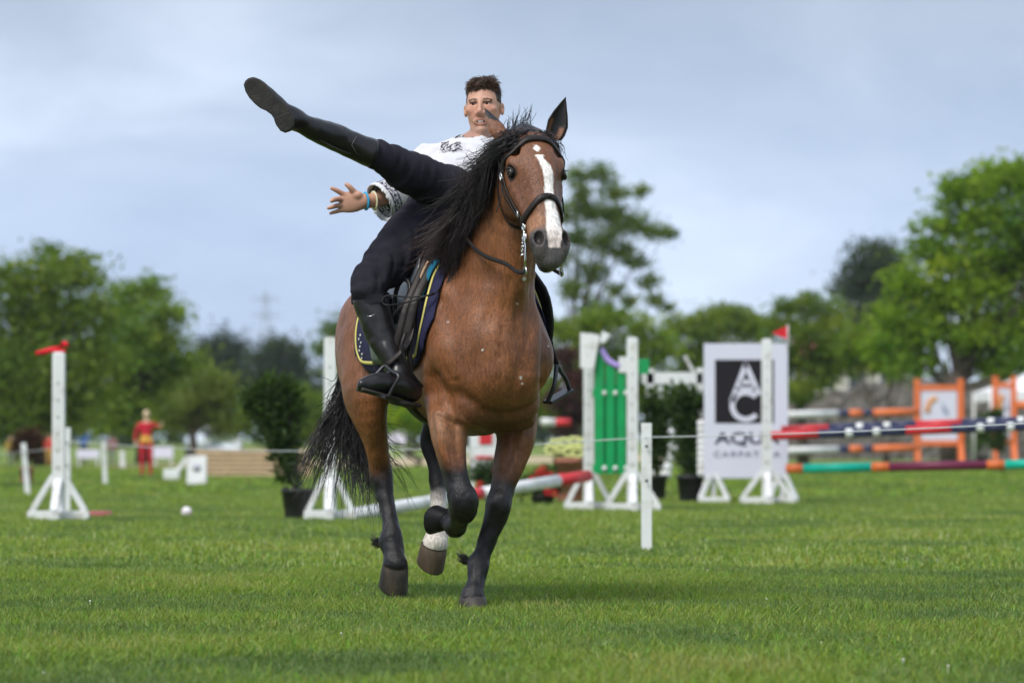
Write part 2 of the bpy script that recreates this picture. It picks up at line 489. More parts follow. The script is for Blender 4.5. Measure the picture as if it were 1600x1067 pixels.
def tree(base, H, blobs, leaf, n, col, label, cat='tree', name='tree', trunk=.16, group=None, seed=0, gap=.35, fork=.35, colvar=.3, spread=.25, dens=1.9):
    """blobs: (x, z, r[, y]) around the trunk in metres; leaves gather in clumps on twigs spread through each blob"""
    rg = np.random.default_rng(seed + 100)
    root = empty(name, base, 0, label, cat, group); n = int(n * dens)
    tw = []; mb = MB()
    p0 = np.zeros(3); top = np.array([blobs[0][0] * .3, 0, H * fork])
    mb.tube([p0, p0 + (rg.normal(0, .05), 0, H * fork * .5), top], [trunk * 1.35, trunk * 1.05, trunk * .9], 9)
    allP = []; allN = []
    for b in blobs:
        x, z, r = b[:3]; y = b[3] if len(b) > 3 else rg.normal(0, r * .5)
        c = np.array([x, y, z])
        if z > H * fork * .6:
            s = top * rg.uniform(.75, 1.0); mid = s * .5 + c * .5 + rg.normal(0, r * .15, 3)
            tr_ = min(trunk * .5, r * .12)
            mb.tube(crom([s, mid, c], 3), np.linspace(tr_, tr_ * .3, 7), 6)
        k = max(8, int(16 * (r / .8)))
        for _ in range(k):
            d = rg.normal(0, 1, 3); d /= np.linalg.norm(d); d[2] *= .85
            q = c + d * r * rg.uniform(.25, 1.0)
            tw.append((q, r * rg.uniform(.7, 1.3), d))
            if r > .5: mb.tube([c + d * r * .1, (c + q) / 2 + rg.normal(0, r * .08, 3), q], [trunk * .09, trunk * .06, trunk * .03], 4)
    w = np.array([t[1] ** 1.6 for t in tw]); cnt = np.maximum(1, (n * w / w.sum()).astype(int))
    for (q, r, d), m_ in zip(tw, cnt):
        o = rg.normal(0, 1, (m_, 3)) * np.array([1, 1, .6]) * r * spread * 1.9
        allP.append(q + o); allN.append(np.tile(d, (m_, 1)))
    Pp = np.concatenate(allP); Nn_ = np.concatenate(allN)
    ci = np.repeat(np.arange(len(tw)), [len(a) for a in allP])
    cv = rg.normal(0, 1, len(tw))[ci]
    cols = np.array(col)[None] * (1 + colvar * (.55 * cv + .5 * rg.normal(0, 1, len(Pp))))[:, None].clip(.35, 2) * (1 + np.column_stack([cv * .12, cv * 0, -cv * .05]))
    V, F, C = leaves(Pp, leaf, cols.clip(.004, 1), rg, out=Nn_)
    mb.build('trunk', M_bark, root)
    m_ = np_mesh('crown', V, F, False); point_colour(m_, C)
    link_mesh('crown', m_, M_leaf, root)
    return root

def ptree(px, Y, blobs, leaf, n, col, label, **kw):
    """blobs given as photo pixels (x, y, radius) at distance Y"""
    s = FPX / Y; b = at(px, 686, Y); bl = []
    for q in blobs: bl.append(((q[0] - px) / s, EYE + (686 - q[1]) / s, q[2] / s) + tuple(q[3:]))
    H = max(z + r for x, z, r, *_ in bl)
    return tree((b.x, Y, 0), H, bl, leaf, n, col, label, **kw)

G1, G2, G3, G4 = (.115, .175, .022), (.14, .21, .028), (.048, .08, .028), (.155, .245, .016)
LT = 'trees along the far edge of the field'
ptree(70, 112, [(70, 440, 42), (15, 440, 40), (120, 430, 40), (40, 500, 50), (110, 500, 48), (160, 480, 34), (10, 560, 55), (90, 570, 55), (150, 560, 45), (70, 400, 26), (125, 400, 18), (-60, 470, 50), (-50, 560, 55), (40, 630, 55), (120, 630, 50), (-30, 640, 50)],
      .19, 11000, G1, 'tall leafy tree at the far left behind the post with the red ribbon', trunk=.28, seed=1, group=LT)
ptree(225, 122, [(200, 470, 36), (240, 455, 28), (265, 490, 30), (210, 530, 42), (255, 545, 40), (175, 560, 40), (285, 575, 30), (220, 600, 45), (270, 625, 40), (180, 640, 42), (230, 655, 40)],
      .18, 9000, G2, 'mid green tree right of the tallest tree on the left, above the figure in red', trunk=.22, seed=2, group=LT)
ptree(300, 118, [(300, 610, 30), (325, 600, 28), (345, 625, 28), (310, 650, 28), (280, 655, 26), (340, 660, 25)],
      .15, 3000, (.12, .16, .03), 'pale green bushy tree above the white car', trunk=.12, seed=3, group=LT)
ptree(348, 280, [(348, 545, 30), (330, 560, 24), (366, 555, 26), (345, 590, 36), (372, 600, 30), (325, 610, 26)],
      .34, 3500, (.035, .055, .03), 'dark rounded far tree, left one of the pair under the pylon', trunk=.4, seed=4, group=LT)
ptree(432, 270, [(425, 550, 28), (445, 545, 24), (410, 575, 26), (450, 580, 32), (430, 610, 36), (470, 610, 26), (405, 625, 26), (475, 645, 30)],
      .34, 4000, (.04, .06, .03), 'dark rounded far tree, right one of the pair under the pylon', trunk=.4, seed=5, group=LT)
ptree(460, 125, [(455, 620, 26), (480, 635, 24), (440, 650, 26), (492, 665, 22), (465, 665, 24), (500, 640, 18), (380, 655, 25), (400, 640, 22)],
      .15, 3500, G1, 'low dark green tree behind the leaning conifer in the pot', trunk=.12, seed=6, group=LT)
ptree(560, 150, [(535, 515, 26), (520, 545, 22), (560, 530, 30), (590, 560, 30), (545, 580, 30), (610, 610, 34), (570, 630, 30), (640, 640, 30), (530, 640, 22), (690, 630, 30)],
      .2, 5000, (.10, .15, .035), 'green tree showing behind the hindquarters of the horse', trunk=.2, seed=7, group=LT)
ptree(650, 108, [(600, 660, 22), (640, 655, 24), (680, 650, 22), (720, 640, 30), (780, 630, 34)], .14, 2500, G4, 'bright green low bush seen between the legs of the horse', cat='bush', name='bush', trunk=.08, seed=8, fork=.15)
# airy tree right of the horse: small clumps and many gaps
ptree(893, 118, [(905, 275, 14), (940, 270, 16), (965, 300, 16), (1005, 298, 9), (915, 320, 20), (955, 335, 18), (985, 350, 20), (1025, 362, 18), (1045, 362, 9), (935, 372, 22), (970, 395, 16), (1000, 410, 14), (900, 370, 18),
                 (925, 425, 18), (895, 450, 20), (1015, 440, 12), (1025, 470, 12), (960, 452, 10), (985, 470, 9), (870, 400, 16), (880, 330, 14), (1040, 480, 7), (935, 480, 16), (905, 300, 10)],
      .13, 6500, (.105, .155, .028), 'tall airy tree with sky showing through, right of the head of the horse', trunk=.17, seed=9, group=LT, fork=.38, spread=.31, dens=1.75)
ptree(930, 112, [(880, 520, 24), (920, 505, 26), (960, 500, 26), (1000, 515, 22), (900, 560, 30), (950, 550, 30), (1000, 555, 28), (1035, 540, 22), (920, 600, 30), (980, 610, 30), (880, 630, 26), (1030, 600, 26), (940, 650, 26), (852, 560, 20), (848, 600, 22), (855, 640, 22), (830, 620, 20)],
      .16, 6500, (.14, .205, .024), 'bright dense tree below the airy one, behind the green gate', trunk=.16, seed=10, group=LT)
ptree(885, 100, [(885, 560, 16), (895, 590, 18), (880, 625, 20), (900, 650, 18), (880, 670, 16)], .12, 1800, (.075, .035, .035), 'purple leaved shrub behind the left post of the green gate', cat='shrub', name='shrub', trunk=.06, seed=11, fork=.2)
ptree(1095, 135, [(1060, 515, 24), (1100, 510, 28), (1140, 495, 26), (1170, 510, 24), (1080, 560, 32), (1130, 555, 34), (1180, 560, 30), (1100, 620, 34), (1160, 620, 34)],
      .18, 6000, (.13, .185, .026), 'broad green tree above the white banner', trunk=.2, seed=12, group=LT)
ptree(1138, 230, [(1130, 498, 20), (1150, 495, 18), (1110, 515, 18), (1170, 515, 16)], .3, 1500, (.05, .075, .035), 'small dome of a far tree peeping over the broad tree above the banner', trunk=.3, seed=13, group=LT)
ptree(1255, 120, [(1230, 480, 18), (1260, 475, 18), (1290, 490, 24), (1215, 510, 22), (1255, 520, 28), (1300, 530, 30), (1230, 560, 30), (1280, 575, 30), (1330, 560, 30), (1250, 610, 26)],
      .15, 6000, (.13, .19, .024), 'light green tree right of the banner with the red pennant', trunk=.16, seed=14, group=LT)
ptree(1370, 210, [(1370, 400, 30), (1345, 425, 26), (1395, 415, 26), (1330, 455, 24), (1380, 450, 36), (1410, 460, 30), (1350, 490, 36), (1400, 510, 36)],
      .3, 5000, (.045, .07, .036), 'grey green far tree left of the big tree on the right', trunk=.35, seed=15, group=LT)
ptree(1490, 105, [(1500, 300, 30), (1540, 285, 30), (1580, 275, 30), (1620, 290, 40), (1470, 350, 24), (1520, 350, 34), (1570, 345, 34), (1440, 385, 22), (1430, 355, 8), (1480, 400, 34), (1540, 400, 34), (1600, 380, 40), (1420, 440, 30),
                  (1470, 455, 36), (1530, 455, 36), (1590, 440, 40), (1400, 500, 30), (1450, 510, 34), (1515, 515, 32), (1580, 510, 40), (1640, 400, 50), (1650, 500, 50), (1380, 555, 26), (1430, 565, 26), (1560, 565, 30), (1610, 570, 34), (1660, 340, 40)],
      .18, 15000, G4, 'big bright green tree at the right edge with a dark trunk', trunk=.3, seed=16, group=LT, fork=.3, colvar=.36)
ptree(1385, 118, [(1350, 535, 26), (1390, 530, 26), (1420, 540, 24), (1370, 560, 26), (1400, 565, 24), (1330, 545, 18)], .14, 3000, (.14, .2, .02), 'mid green bushy tree above the stone wall left of the big tree', trunk=.1, seed=18, fork=.2, group=LT)
# far woods that close the horizon
rgw = np.random.default_rng(77); Pw = []; Cw = []
for k in range(150):
    x = rgw.uniform(-110, 110); y = rgw.uniform(330, 460); h = rgw.uniform(5, 9.5); m_ = 130
    d = rgw.normal(0, 1, (m_, 3)); d /= np.linalg.norm(d, axis=1)[:, None]
    Pw.append(np.array([x, y, h * .5]) + d * np.array([h * .55, h * .5, h * .5]) * rgw.uniform(.5, 1, (m_, 1)))
    Cw.append(np.tile(np.array([.04, .062, .028]) * rgw.uniform(.7, 1.3), (m_, 1)) * rgw.uniform(.7, 1.3, (m_, 1)))
V, F, C = leaves(np.concatenate(Pw), 1.5, np.concatenate(Cw), rgw)
m_ = np_mesh('far_woods', V, F, False); point_colour(m_, C)
tag(link_mesh('far_woods', m_, M_leaf), 'low far woods closing the horizon behind the field', 'woods', kind='stuff')

# ------------------------------------------------------------------ grass
def grass(name, n, Yr, wid, hgt, bl, seed, scl, col_rng):
    rg = np.random.default_rng(seed)
    tufts = bpy.data.collections.new(name + '_tufts')
    for k in range(6):
        tone = ((1, 1, 1), (1.3, 1.15, .9), (.62, .70, .9), (1.6, 1.25, 1.3), (1.1, 1.15, .8), (.82, .86, 1.1))[k]; dryf = (.05, .14, .03, .35, .05, .1)[k]
        m0 = bl if k not in (3, 4) else int(bl * .7); hs = (1, 1, .9, 1.35, 1.25, .85)[k]; r = .13 * np.sqrt(rg.random(m0)); a = rg.random(m0) * 6.283
        base = np.column_stack([r * np.cos(a), r * np.sin(a), np.zeros(m0)])
        h = hgt * hs * rg.uniform(.45, 1.25, m0)[:, None]
        lean = rg.normal(0, .55, (m0, 3)); lean[:, 2] = 1; lean /= np.linalg.norm(lean, axis=1)[:, None]
        bend = rg.normal(0, .35, (m0, 3)); bend[:, 2] = -.12 - .35 * rg.random(m0)
        w = np.column_stack([np.cos(a * 3), np.sin(a * 3), np.zeros(m0)]) * (wid * (1.5 if k == 4 else 1) * rg.uniform(.6, 1.3, m0))[:, None]
        mid = base + lean * h * .55; tip = base + lean * h + bend * h * .45
        V = np.stack([base - w, base + w, mid + w * .75, mid - w * .75, tip + w * .08, tip - w * .08], 1).reshape(-1, 3)
        i = np.arange(m0)[:, None] * 6
        F = np.concatenate([i + [0, 1, 2, 3], i + [3, 2, 4, 5]])
        me_ = np_mesh('grass_tuft', V, F, True)
        c = np.array([.138, .200, .046]) * np.array(tone) * rg.uniform(.65, 1.5, (m0, 1)) * (1 + np.column_stack([rg.normal(.06, .16, m0), np.zeros(m0), np.zeros(m0)]))
        dry = rg.random(m0) < dryf; c[dry] = np.array([.30, .33, .15]) * rg.uniform(.7, 1.2, (dry.sum(), 1))
        point_colour(me_, np.repeat(c, 6, 0).clip(.004, 1)); me_.materials.append(M_grass)
        o = bpy.data.objects.new('grass_tuft', me_); tufts.objects.link(o)
    # points: more where they show larger
    u = rg.random(n); Y = Yr[0] * (Yr[1] / Yr[0]) ** u if False else np.sqrt(Yr[0] ** 2 + u * (Yr[1] ** 2 - Yr[0] ** 2))
    X = (rg.random(n) * 2 - 1) * (Y * .1333 + 1.6)
    P = np.column_stack([X, Y, np.zeros(n)])
    hoofs = np.array([[-.177, 17.3]])                                 # the planted hoof presses the grass flat
    keep = (np.linalg.norm(P[:, None, :2] - hoofs[None], axis=2).min(1) > .17) & (vnoise(P * np.array([1, .7, 0]), 1.1, 14, 3) > -.66 + .14 * rg.random(n))
    P = P[keep]; n = len(P)
    me_ = bpy.data.meshes.new(name); me_.vertices.add(n); me_.vertices.foreach_set('co', P.astype(np.float32).ravel())
    pn = vnoise(P * np.array([1, 1, 0]), 1.6, 3, 3)
    sc_ = scl * rg.uniform(.7, 1.25, n) * (1 + .35 * pn)
    at_ = me_.attributes.new('tuft_scale', 'FLOAT', 'POINT'); at_.data.foreach_set('value', sc_.astype(np.float32))
    at_ = me_.attributes.new('tuft_turn', 'FLOAT', 'POINT'); at_.data.foreach_set('value', (rg.random(n) * 6.283).astype(np.float32))
    kn = vnoise(P * np.array([1, 1, 0]), .9, 8, 3) * 2.2 + rg.normal(0, .45, n)
    kd = np.digitize(kn, [-.75, -.2, .25, .7, 1.2]); kd = np.array([2, 5, 0, 4, 1, 3])[kd]
    at_ = me_.attributes.new('tuft_kind', 'INT', 'POINT'); at_.data.foreach_set('value', kd.astype(np.int32))
    o = bpy.data.objects.new(name, me_); COL.objects.link(o)
    ng = bpy.data.node_groups.new(name, 'GeometryNodeTree')
    ng.interface.new_socket('Geometry', in_out='INPUT', socket_type='NodeSocketGeometry'); ng.interface.new_socket('Geometry', in_out='OUTPUT', socket_type='NodeSocketGeometry')
    N, L = ng.nodes, ng.links
    gi, go = N.new('NodeGroupInput'), N.new('NodeGroupOutput'); ip = N.new('GeometryNodeInstanceOnPoints'); ci = N.new('GeometryNodeCollectionInfo')
    ci.inputs['Collection'].default_value = tufts; ci.inputs['Separate Children'].default_value = True; ci.inputs['Reset Children'].default_value = True
    ip.inputs['Pick Instance'].default_value = True
    a1 = N.new('GeometryNodeInputNamedAttribute'); a1.data_type = 'FLOAT'; a1.inputs['Name'].default_value = 'tuft_scale'
    a2 = N.new('GeometryNodeInputNamedAttribute'); a2.data_type = 'FLOAT'; a2.inputs['Name'].default_value = 'tuft_turn'
    cx = N.new('ShaderNodeCombineXYZ'); L.new(a2.outputs['Attribute'], cx.inputs['Z'])
    a3 = N.new('GeometryNodeInputNamedAttribute'); a3.data_type = 'INT'; a3.inputs['Name'].default_value = 'tuft_kind'; L.new(a3.outputs['Attribute'], ip.inputs['Instance Index'])
    L.new(gi.outputs[0], ip.inputs['Points']); L.new(ci.outputs['Instances'], ip.inputs['Instance']); L.new(cx.outputs['Vector'], ip.inputs['Rotation'])
    L.new(a1.outputs['Attribute'], ip.inputs['Scale']); L.new(ip.outputs['Instances'], go.inputs[0])
    md = o.modifiers.new('grow', 'NODES'); md.node_group = ng
    return o
M_grass = leaf_mat('grass_blades', .3)
tag(grass('grass', 10500, (11.2, 22), .0021, .046, 110, 21, 1.0, None), 'short mown green grass under the horse', 'grass', kind='stuff')
tag(grass('grass', 14000, (21.5, 52), .003, .034, 70, 22, 1.25, None), 'mown grass of the field further back', 'grass', kind='stuff')
tag(grass('grass', 9000, (51, 105), .008, .02, 40, 23, 2.4, None), 'far mown grass out to the sandy track', 'grass', kind='stuff')
# small white clover heads
rgc = np.random.default_rng(31); mb = MB()
for k in range(70):
    Y = rgc.uniform(12, 34); x = (rgc.random() * 2 - 1) * (Y * .1333 + .4); z = rgc.uniform(.025, .04)
    if mnoise.noise(Vector((x * .7, Y * .35, 3))) < .0: continue
    r = rgc.uniform(.003, .0055)
    mb.lathe([(1e-4, -r * .7), (r * .9, -r * .3), (r, .2 * r), (r * .6, r * .8), (1e-4, r)], (x, Y, z), 6, smooth=True)
    mb.tube([(x, Y, 0), (x, Y, z - r * .5)], .0012, 3)
tag(mb.build('clover_flowers', mat('clover_white', (.62, .62, .52), rough=.8)), 'tiny white clover heads dotted in the grass', 'clover', kind='stuff')
# ================================================================== jumps, posts, rope, planters, banner
M_wpaint = mat('white_paint', (.66, .67, .68), rough=.5, spec=.35, var=.08, vscale=6, bump=.15, bscale=40, stretch=(1, 1, .2), dirt=((.36, .34, .28), .75, 7))
def paint(name, c, rough=.45): return mat(name, c, rough=rough, spec=.4, var=.1, vscale=9, bump=.06, bscale=30, dirt=(tuple(x * .55 + .03 for x in c), .5, 6))
M_red, M_navyp, M_orange = paint('red_paint', (.52, .022, .03)), paint('navy_paint', (.02, .025, .075)), paint('orange_paint', (.70, .16, .04))
M_teal, M_maroon, M_green = paint('teal_paint', (.0, .42, .30)), paint('maroon_paint', (.16, .018, .055)), paint('green_paint', (.0, .27, .075))
M_pinkr = paint('faded_red_paint', (.36, .10, .10))
M_lilac = paint('lilac_paint', (.36, .27, .62)); M_dgreen = paint('dark_green_paint', (.0, .13, .04))
M_black = mat('black_plastic', (.018, .018, .021), rough=.55, var=.2, vscale=10)
M_terra = mat('terracotta', (.33, .13, .085), rough=.85, var=.25, vscale=12, bump=.2)
M_rope = mat('white_rope', (.50, .53, .55), rough=.7)
M_sign = mat('sign_white', (.60, .60, .71), rough=.4, var=.03, vscale=3)
M_ink = mat('sign_black', (.016, .014, .018), rough=.7, spec=.15)

def standard(px, ytop, ybase, hw, label, wpost=.115, brace=.42, turn=0.0, group='jump standards', deep=.36):
    """white show-jumping upright: a square post on crossed feet with four diagonal braces"""
    Y = ground_y(ybase); s = FPX / Y; h = (ybase - ytop) / s; Y -= .12; b = at(px, 686, Y)
    r = empty('jump_standard', (b.x, Y, 0), turn, label, 'jump standard', group)
    m = MB(); m.box((0, 0, h / 2 + .02), (wpost, wpost, h - .04), bev=.006); p = m.build('post', M_wpaint, r)
    m = MB(); m.box((0, 0, h + .008), (wpost * .8, wpost * .8, .016), bev=.004); c = m.build('cap', M_wpaint, p)
    m = MB()
    for k in range(int(h / .18) - 2): m.lathe([(.009, 0), (.009, .004)], (0, -wpost / 2 - .001, .5 + k * .16), 8, M=Matrix.Rotation(R(90), 3, 'X'))
    m.build('peg_holes', M_black, p)['kind'] = 'stuff'
    m = MB(); m.box((0, 0, .045), (2 * hw, .10, .09), bev=.006); m.build('foot', M_wpaint, r)
    m = MB(); m.box((0, -wpost / 2 - deep / 2 + .0, .043), (.10, deep, .086), bev=.006); m.build('foot', M_wpaint, r)
    for sx in (1, -1):
        m = MB(); m.bar((sx * (hw - .04), 0, .09), (sx * wpost * .45, 0, brace), .085, .055, bev=.004); m.build('brace', M_wpaint, r)
    m = MB(); m.bar((0, -deep * .9 - wpost / 2, .09), (0, -wpost * .45, brace * .9), .07, .05, bev=.004); m.build('brace', M_wpaint, r)
    return r
standard(92, 553, 812, .29, 'white jump standard at far left topped by the red ribbon')
standard(516, 530, 811, .25, 'white jump standard behind the tail of the horse', group='jump standards')
standard(920, 524, 797, .27, 'white jump standard holding the left edge of the green gate')
standard(988, 530, 799, .30, 'white jump standard holding the right edge of the green gate')
standard(1198, 532, 788, .32, 'white jump standard in front of the black and white banner', brace=.40)
# red ribbon tied on the left standard
mb = MB(); Y = 36.6
for pts in (((55, 552), (68, 550), (80, 546), (92, 543)), ((92, 544), (97, 538), (104, 537), (107, 541))):
    ps = [Vector(at(a, b, Y + .05 * math.sin(i * 2))) for i, (a, b) in enumerate(pts)]
    vs = []; 
    w_ = [.018, .03, .026, .016]
    for lay in (0, .006):
        for i, p in enumerate(ps): vs += [p + Vector((0, lay, w_[i])), p + Vector((0, lay + .02 * math.sin(i * 1.7), -w_[i]))]
    n = len(ps) * 2; fs = []
    for i in range(len(ps) - 1):
        a = 2 * i; fs += [(a, a + 2, a + 3, a + 1), (n + a, n + a + 1, n + a + 3, n + a + 2), (a, n + a, n + a + 2, a + 2), (a + 1, a + 3, n + a + 3, n + a + 1)]
    fs += [(0, 1, n + 1, n), (n - 2, 2 * n - 2, 2 * n - 1, n - 1)]
    mb.add(vs, fs, 0, True)
mb.box(at(92, 548, Y), (.13, .13, .03), bev=.008)
M_redc = mat('red_cloth', (.58, .012, .022), rough=.8)
rb = empty('ribbon', at(92, 548, Y), 0, 'bright red ribbon tied on top of the far left jump standard', 'ribbon')
o = mb.build('ribbon_cloth', M_redc, rb); o.location = -Vector(rb.location)

# stakes and the rope
def stake(px0, y0, px1, y1, w, label, Y=None):
    Y = Y or ground_y(y1); a, b = at(px1, y1, Y), at(px0, y0, Y); a.z = 0
    r = empty('fence_stake', a, 0, label, 'stake', 'white stakes carrying the rope')
    m = MB(); m.bar((0, 0, -.0), b - a, w, w * .45, up=(0, 1, 0), bev=.004); m.build('stake_post', M_wpaint, r)
    d = (b - a).normalized(); m = MB()
    for t in (.82, .55): m.lathe([(.012, 0), (.012, .006), (.004, .008)], (b - a) * t + Vector((0, -w * .5 - .001, 0)), 8, M=Matrix.Rotation(R(90), 3, 'X'))
    m.build('insulator', M_black, r)['kind'] = 'stuff'
    return b
S1 = stake(1010, 661, 1010, 861, .072, 'nearest white stake, standing alone on the grass in front of the gate')
S2 = stake(105, 668, 105, 800, .075, 'white stake close behind the far left jump standard')
S3 = stake(37, 692, 44, 774, .075, 'leaning white stake left of the far left jump standard')
S4 = stake(162, 690, 165, 757, .075, 'small leaning white stake below the tall trees, left of the figure in red')
S5 = stake(191, 704, 192, 729, .12, 'farthest short white stake right beside the figure in red', Y=100)
mb = MB()
def sag(a, b, d, n=14): return [a.lerp(b, t) - Vector((0, 0, d * 4 * t * (1 - t))) for t in np.linspace(0, 1, n)]
r0 = at(1010, 683, ground_y(861) - .04); r1 = at(105, 689, ground_y(800) - .04); r2 = at(38, 704, ground_y(774) - .03); r3 = at(-40, 713, 52); rr = at(1720, 655, 21.5)
mb.tube(sag(r3, r2, .02) + sag(r2, r1, .04)[1:] + sag(r1, r0, .10)[1:] + sag(r0, rr, .015)[1:], .0036, 6)
tag(mb.build('rope', M_rope), 'thin white rope strung across the field between the stakes', 'rope')
mb = MB(); mb.tube(sag(at(105, 690, 41), at(164, 694, 65), .02) + sag(at(164, 694, 65), at(330, 696, 70), .03)[1:], .008, 5)

# poles
def pole(a, b, bands, label, name='jump_pole', r=.05, group='jump poles'):
    """bands: (t0, t1, material); each painted band is a part"""
    a, b = Vector(a), Vector(b); e = empty(name, a, 0, label, 'pole', group)
    for t0, t1, m_ in bands:
        m = MB(); p0, p1 = (b - a) * t0, (b - a) * t1
        m.tube([p0, p1], r, 14); m.build('painted_band', m_, e)
    return e
def span(px0, px1, cuts, mats):
    t = [(c - px0) / (px1 - px0) for c in cuts]; return [(t[i], t[i + 1], mats[i]) for i in range(len(mats))]
W_ = M_wpaint
pole(at(540, 805, 36.9), at(919, 743, 40.6), span(540, 919, [540, 726, 742, 867, 919], [W_, M_red, W_, M_red]), 'white and red pole slanting up behind the legs of the horse', r=.062)
pole(at(43, 806, 38.4), at(174, 804, 38.2), [(0, 1, M_pinkr)], 'faded red pole lying on the grass behind the far left standard', r=.042)
for dy, dY, dx, lab in ((0, 0, 0, 'front red and navy pole with white rings, upper rail right of the banner'), (-9, 1.2, 16, 'rear red and navy pole with white rings just behind the front one')):
    Y = 44.4 + dY
    pole(at(1205 + dx, 681 + dy, Y), at(1700 + dx, 662 + dy, Y - .6), span(1205, 1700, [1205, 1280, 1323, 1334, 1366, 1377, 1417, 1488, 1528, 1539, 1575, 1586, 1700], [M_red, M_navyp, W_, M_navyp, W_, M_navyp, M_red, M_navyp, W_, M_navyp, W_, M_navyp]), lab, r=.052)
pole(at(1228, 732, 44.6), at(1700, 723, 44.0), span(1228, 1700, [1228, 1255, 1363, 1391, 1543, 1571, 1650, 1700], [M_orange, M_teal, M_orange, M_maroon, M_orange, M_teal, M_orange]), 'orange, teal and maroon pole, lower rail right of the banner', r=.055)
for y0, lab in ((647, 'upper white, navy and orange pole in front of the stone wall'), (703, 'lower white, navy and orange pole above the strip of grass')):
    pole(at(1215, y0 + 1, 93), at(1434, y0 - 4, 94), span(1215, 1434, [1215, 1308, 1325, 1346, 1362, 1434], [W_, M_navyp, M_orange, M_navyp, M_orange]), lab, r=.085)
pole(at(1590, 633, 94), at(1740, 630, 94.5), [(0, 1, M_orange)], 'orange pole end at the right edge beside the second orange frame', r=.085)
pole(at(845, 659, 70), at(892, 660, 70), span(845, 892, [845, 868, 892], [W_, M_red]), 'short white and red pole far behind the left post of the green gate', r=.07)

# green gate between two standards
gY = 41.3; gs = FPX / gY
gate = empty('gate_panel', at(957, 740, gY), R(-6), 'green picket gate panel with dotted rows hung between two white standards', 'gate')
def gl(px, py, dy=0): p = at(px, py, gY) - Vector(gate.location); p.y = dy; return p
for i, (x0, x1, yt) in enumerate(((930, 944, 553), (947, 961, 570), (964, 978, 580))):
    m = MB(); a, b = gl(x0, 740), gl(x1, yt)
    m.prism([(a.x, a.z), (b.x, a.z), (b.x, b.z), ((a.x + b.x) / 2, b.z + .06), (a.x, b.z)], (0, -.015, 0), (1, 0, 0), (0, 0, 1), .03); pk = m.build('picket', M_green, gate)
    for y in (614, 731):
        m = MB(); c = gl(x1 + 1, y); m.lathe([(.026, 0), (.026, .008), (.014, .014)], (c.x, -.055, c.z), 12, M=Matrix.Rotation(R(90), 3, 'X')); m.build('knob', W_, gate)
m = MB(); a, b = gl(928, 738), gl(984, 600); m.box(((a.x + b.x) / 2, .03, (a.z + b.z) / 2), (b.x - a.x, .03, b.z - a.z), bev=.004); m.build('backing_board', M_dgreen, gate)
for y in (614, 731):
    m = MB(); a, b = gl(926, y + 6), gl(986, y - 6); m.box(((a.x + b.x) / 2, -.03, (a.z + b.z) / 2), (b.x - a.x, .026, b.z - a.z), bev=.004); m.build('rail', M_green, gate)
m = MB(); m.tube(crom([gl(940, 545, -.05), gl(950, 562, -.05), gl(962, 570, -.05), gl(970, 572, -.05)], 5), 1, 8, flat=(.034, .02), up=(0, -1, 0)); m.build('curved_trim', M_lilac, gate)
m = MB(); a = gl(975, 570); m.box((a.x, -.05, a.z), (.10, .03, .17), bev=.005); m.build('trim_end', W_, gate)
m = MB(); a, b = gl(908, 575, -.09), gl(938, 524, -.09); m.prism([(a.x, a.z), (b.x - .06, a.z), (b.x, b.z), (a.x, b.z + .03)], (0, -.1, 0), (1, 0, 0), (0, 0, 1), .02); m.build('top_board', W_, gate)
m = MB(); c = gl(947, 526, -.1); m.prism([(c.x - .06, c.z - .07), (c.x - .03, c.z + .06), (c.x + .06, c.z + .02), (c.x + .0, c.z - .06)], (0, -.12, 0), (1, 0, 0), (0, 0, 1), .02); m.build('pennant', W_, gate)
m = MB(); a = gl(1003, 572, .2); m.box((a.x, .25, a.z), (.12, .03, .16), bev=.004); m.build('picket', M_green, gate)

# white ornamental jump wing behind the potted shrubs
wY = 49.5
wing = empty('jump_wing', at(1052, 686, wY), 0, 'white ornamental jump wing half hidden by potted shrubs left of the banner', 'jump wing'); wing.location.z = 0
def wl_(px, py): p = at(px, py, wY); return Vector((p.x - wing.location.x, 0, p.z))
for name_, (x0, y0, x1, y1) in (('rail', (1004, 582, 1098, 600)), ('post', (1010, 576, 1022, 760)), ('post', (1088, 575, 1099, 760)), ('slat', (1028, 600, 1036, 622)), ('slat', (1044, 600, 1052, 618)), ('slat', (1060, 600, 1068, 622)), ('slat', (1076, 600, 1084, 616))):
    a, b = wl_(x0, y1), wl_(x1, y0); m = MB(); m.box(((a.x + b.x) / 2, .0 if name_ != 'slat' else .03, (a.z + b.z) / 2), (b.x - a.x, .05, b.z - a.z), bev=.005); m.build(name_, W_, wing)
m = MB(); m.bar(wl_(1070, 556), wl_(1084, 582), .06, .04); m.build('strut', W_, wing)
m = MB()
for k, (x, y, r_) in enumerate(((1043, 662, 7), (1048, 676, 8), (1040, 690, 7), (1050, 700, 9), (1044, 715, 8), (1040, 730, 10), (1040, 740, 9))):
    c = wl_(x, y); rr_ = r_ / FPX * wY; m.lathe([(1e-3, -.03), (rr_ * .8, -.025), (rr_, 0), (rr_ * .8, .025), (1e-3, .03)], (c.x, -.1, c.z), 12, M=Matrix.Rotation(R(90), 3, 'X'))
m.build('carved_scrolls', W_, wing)['kind'] = 'stuff'

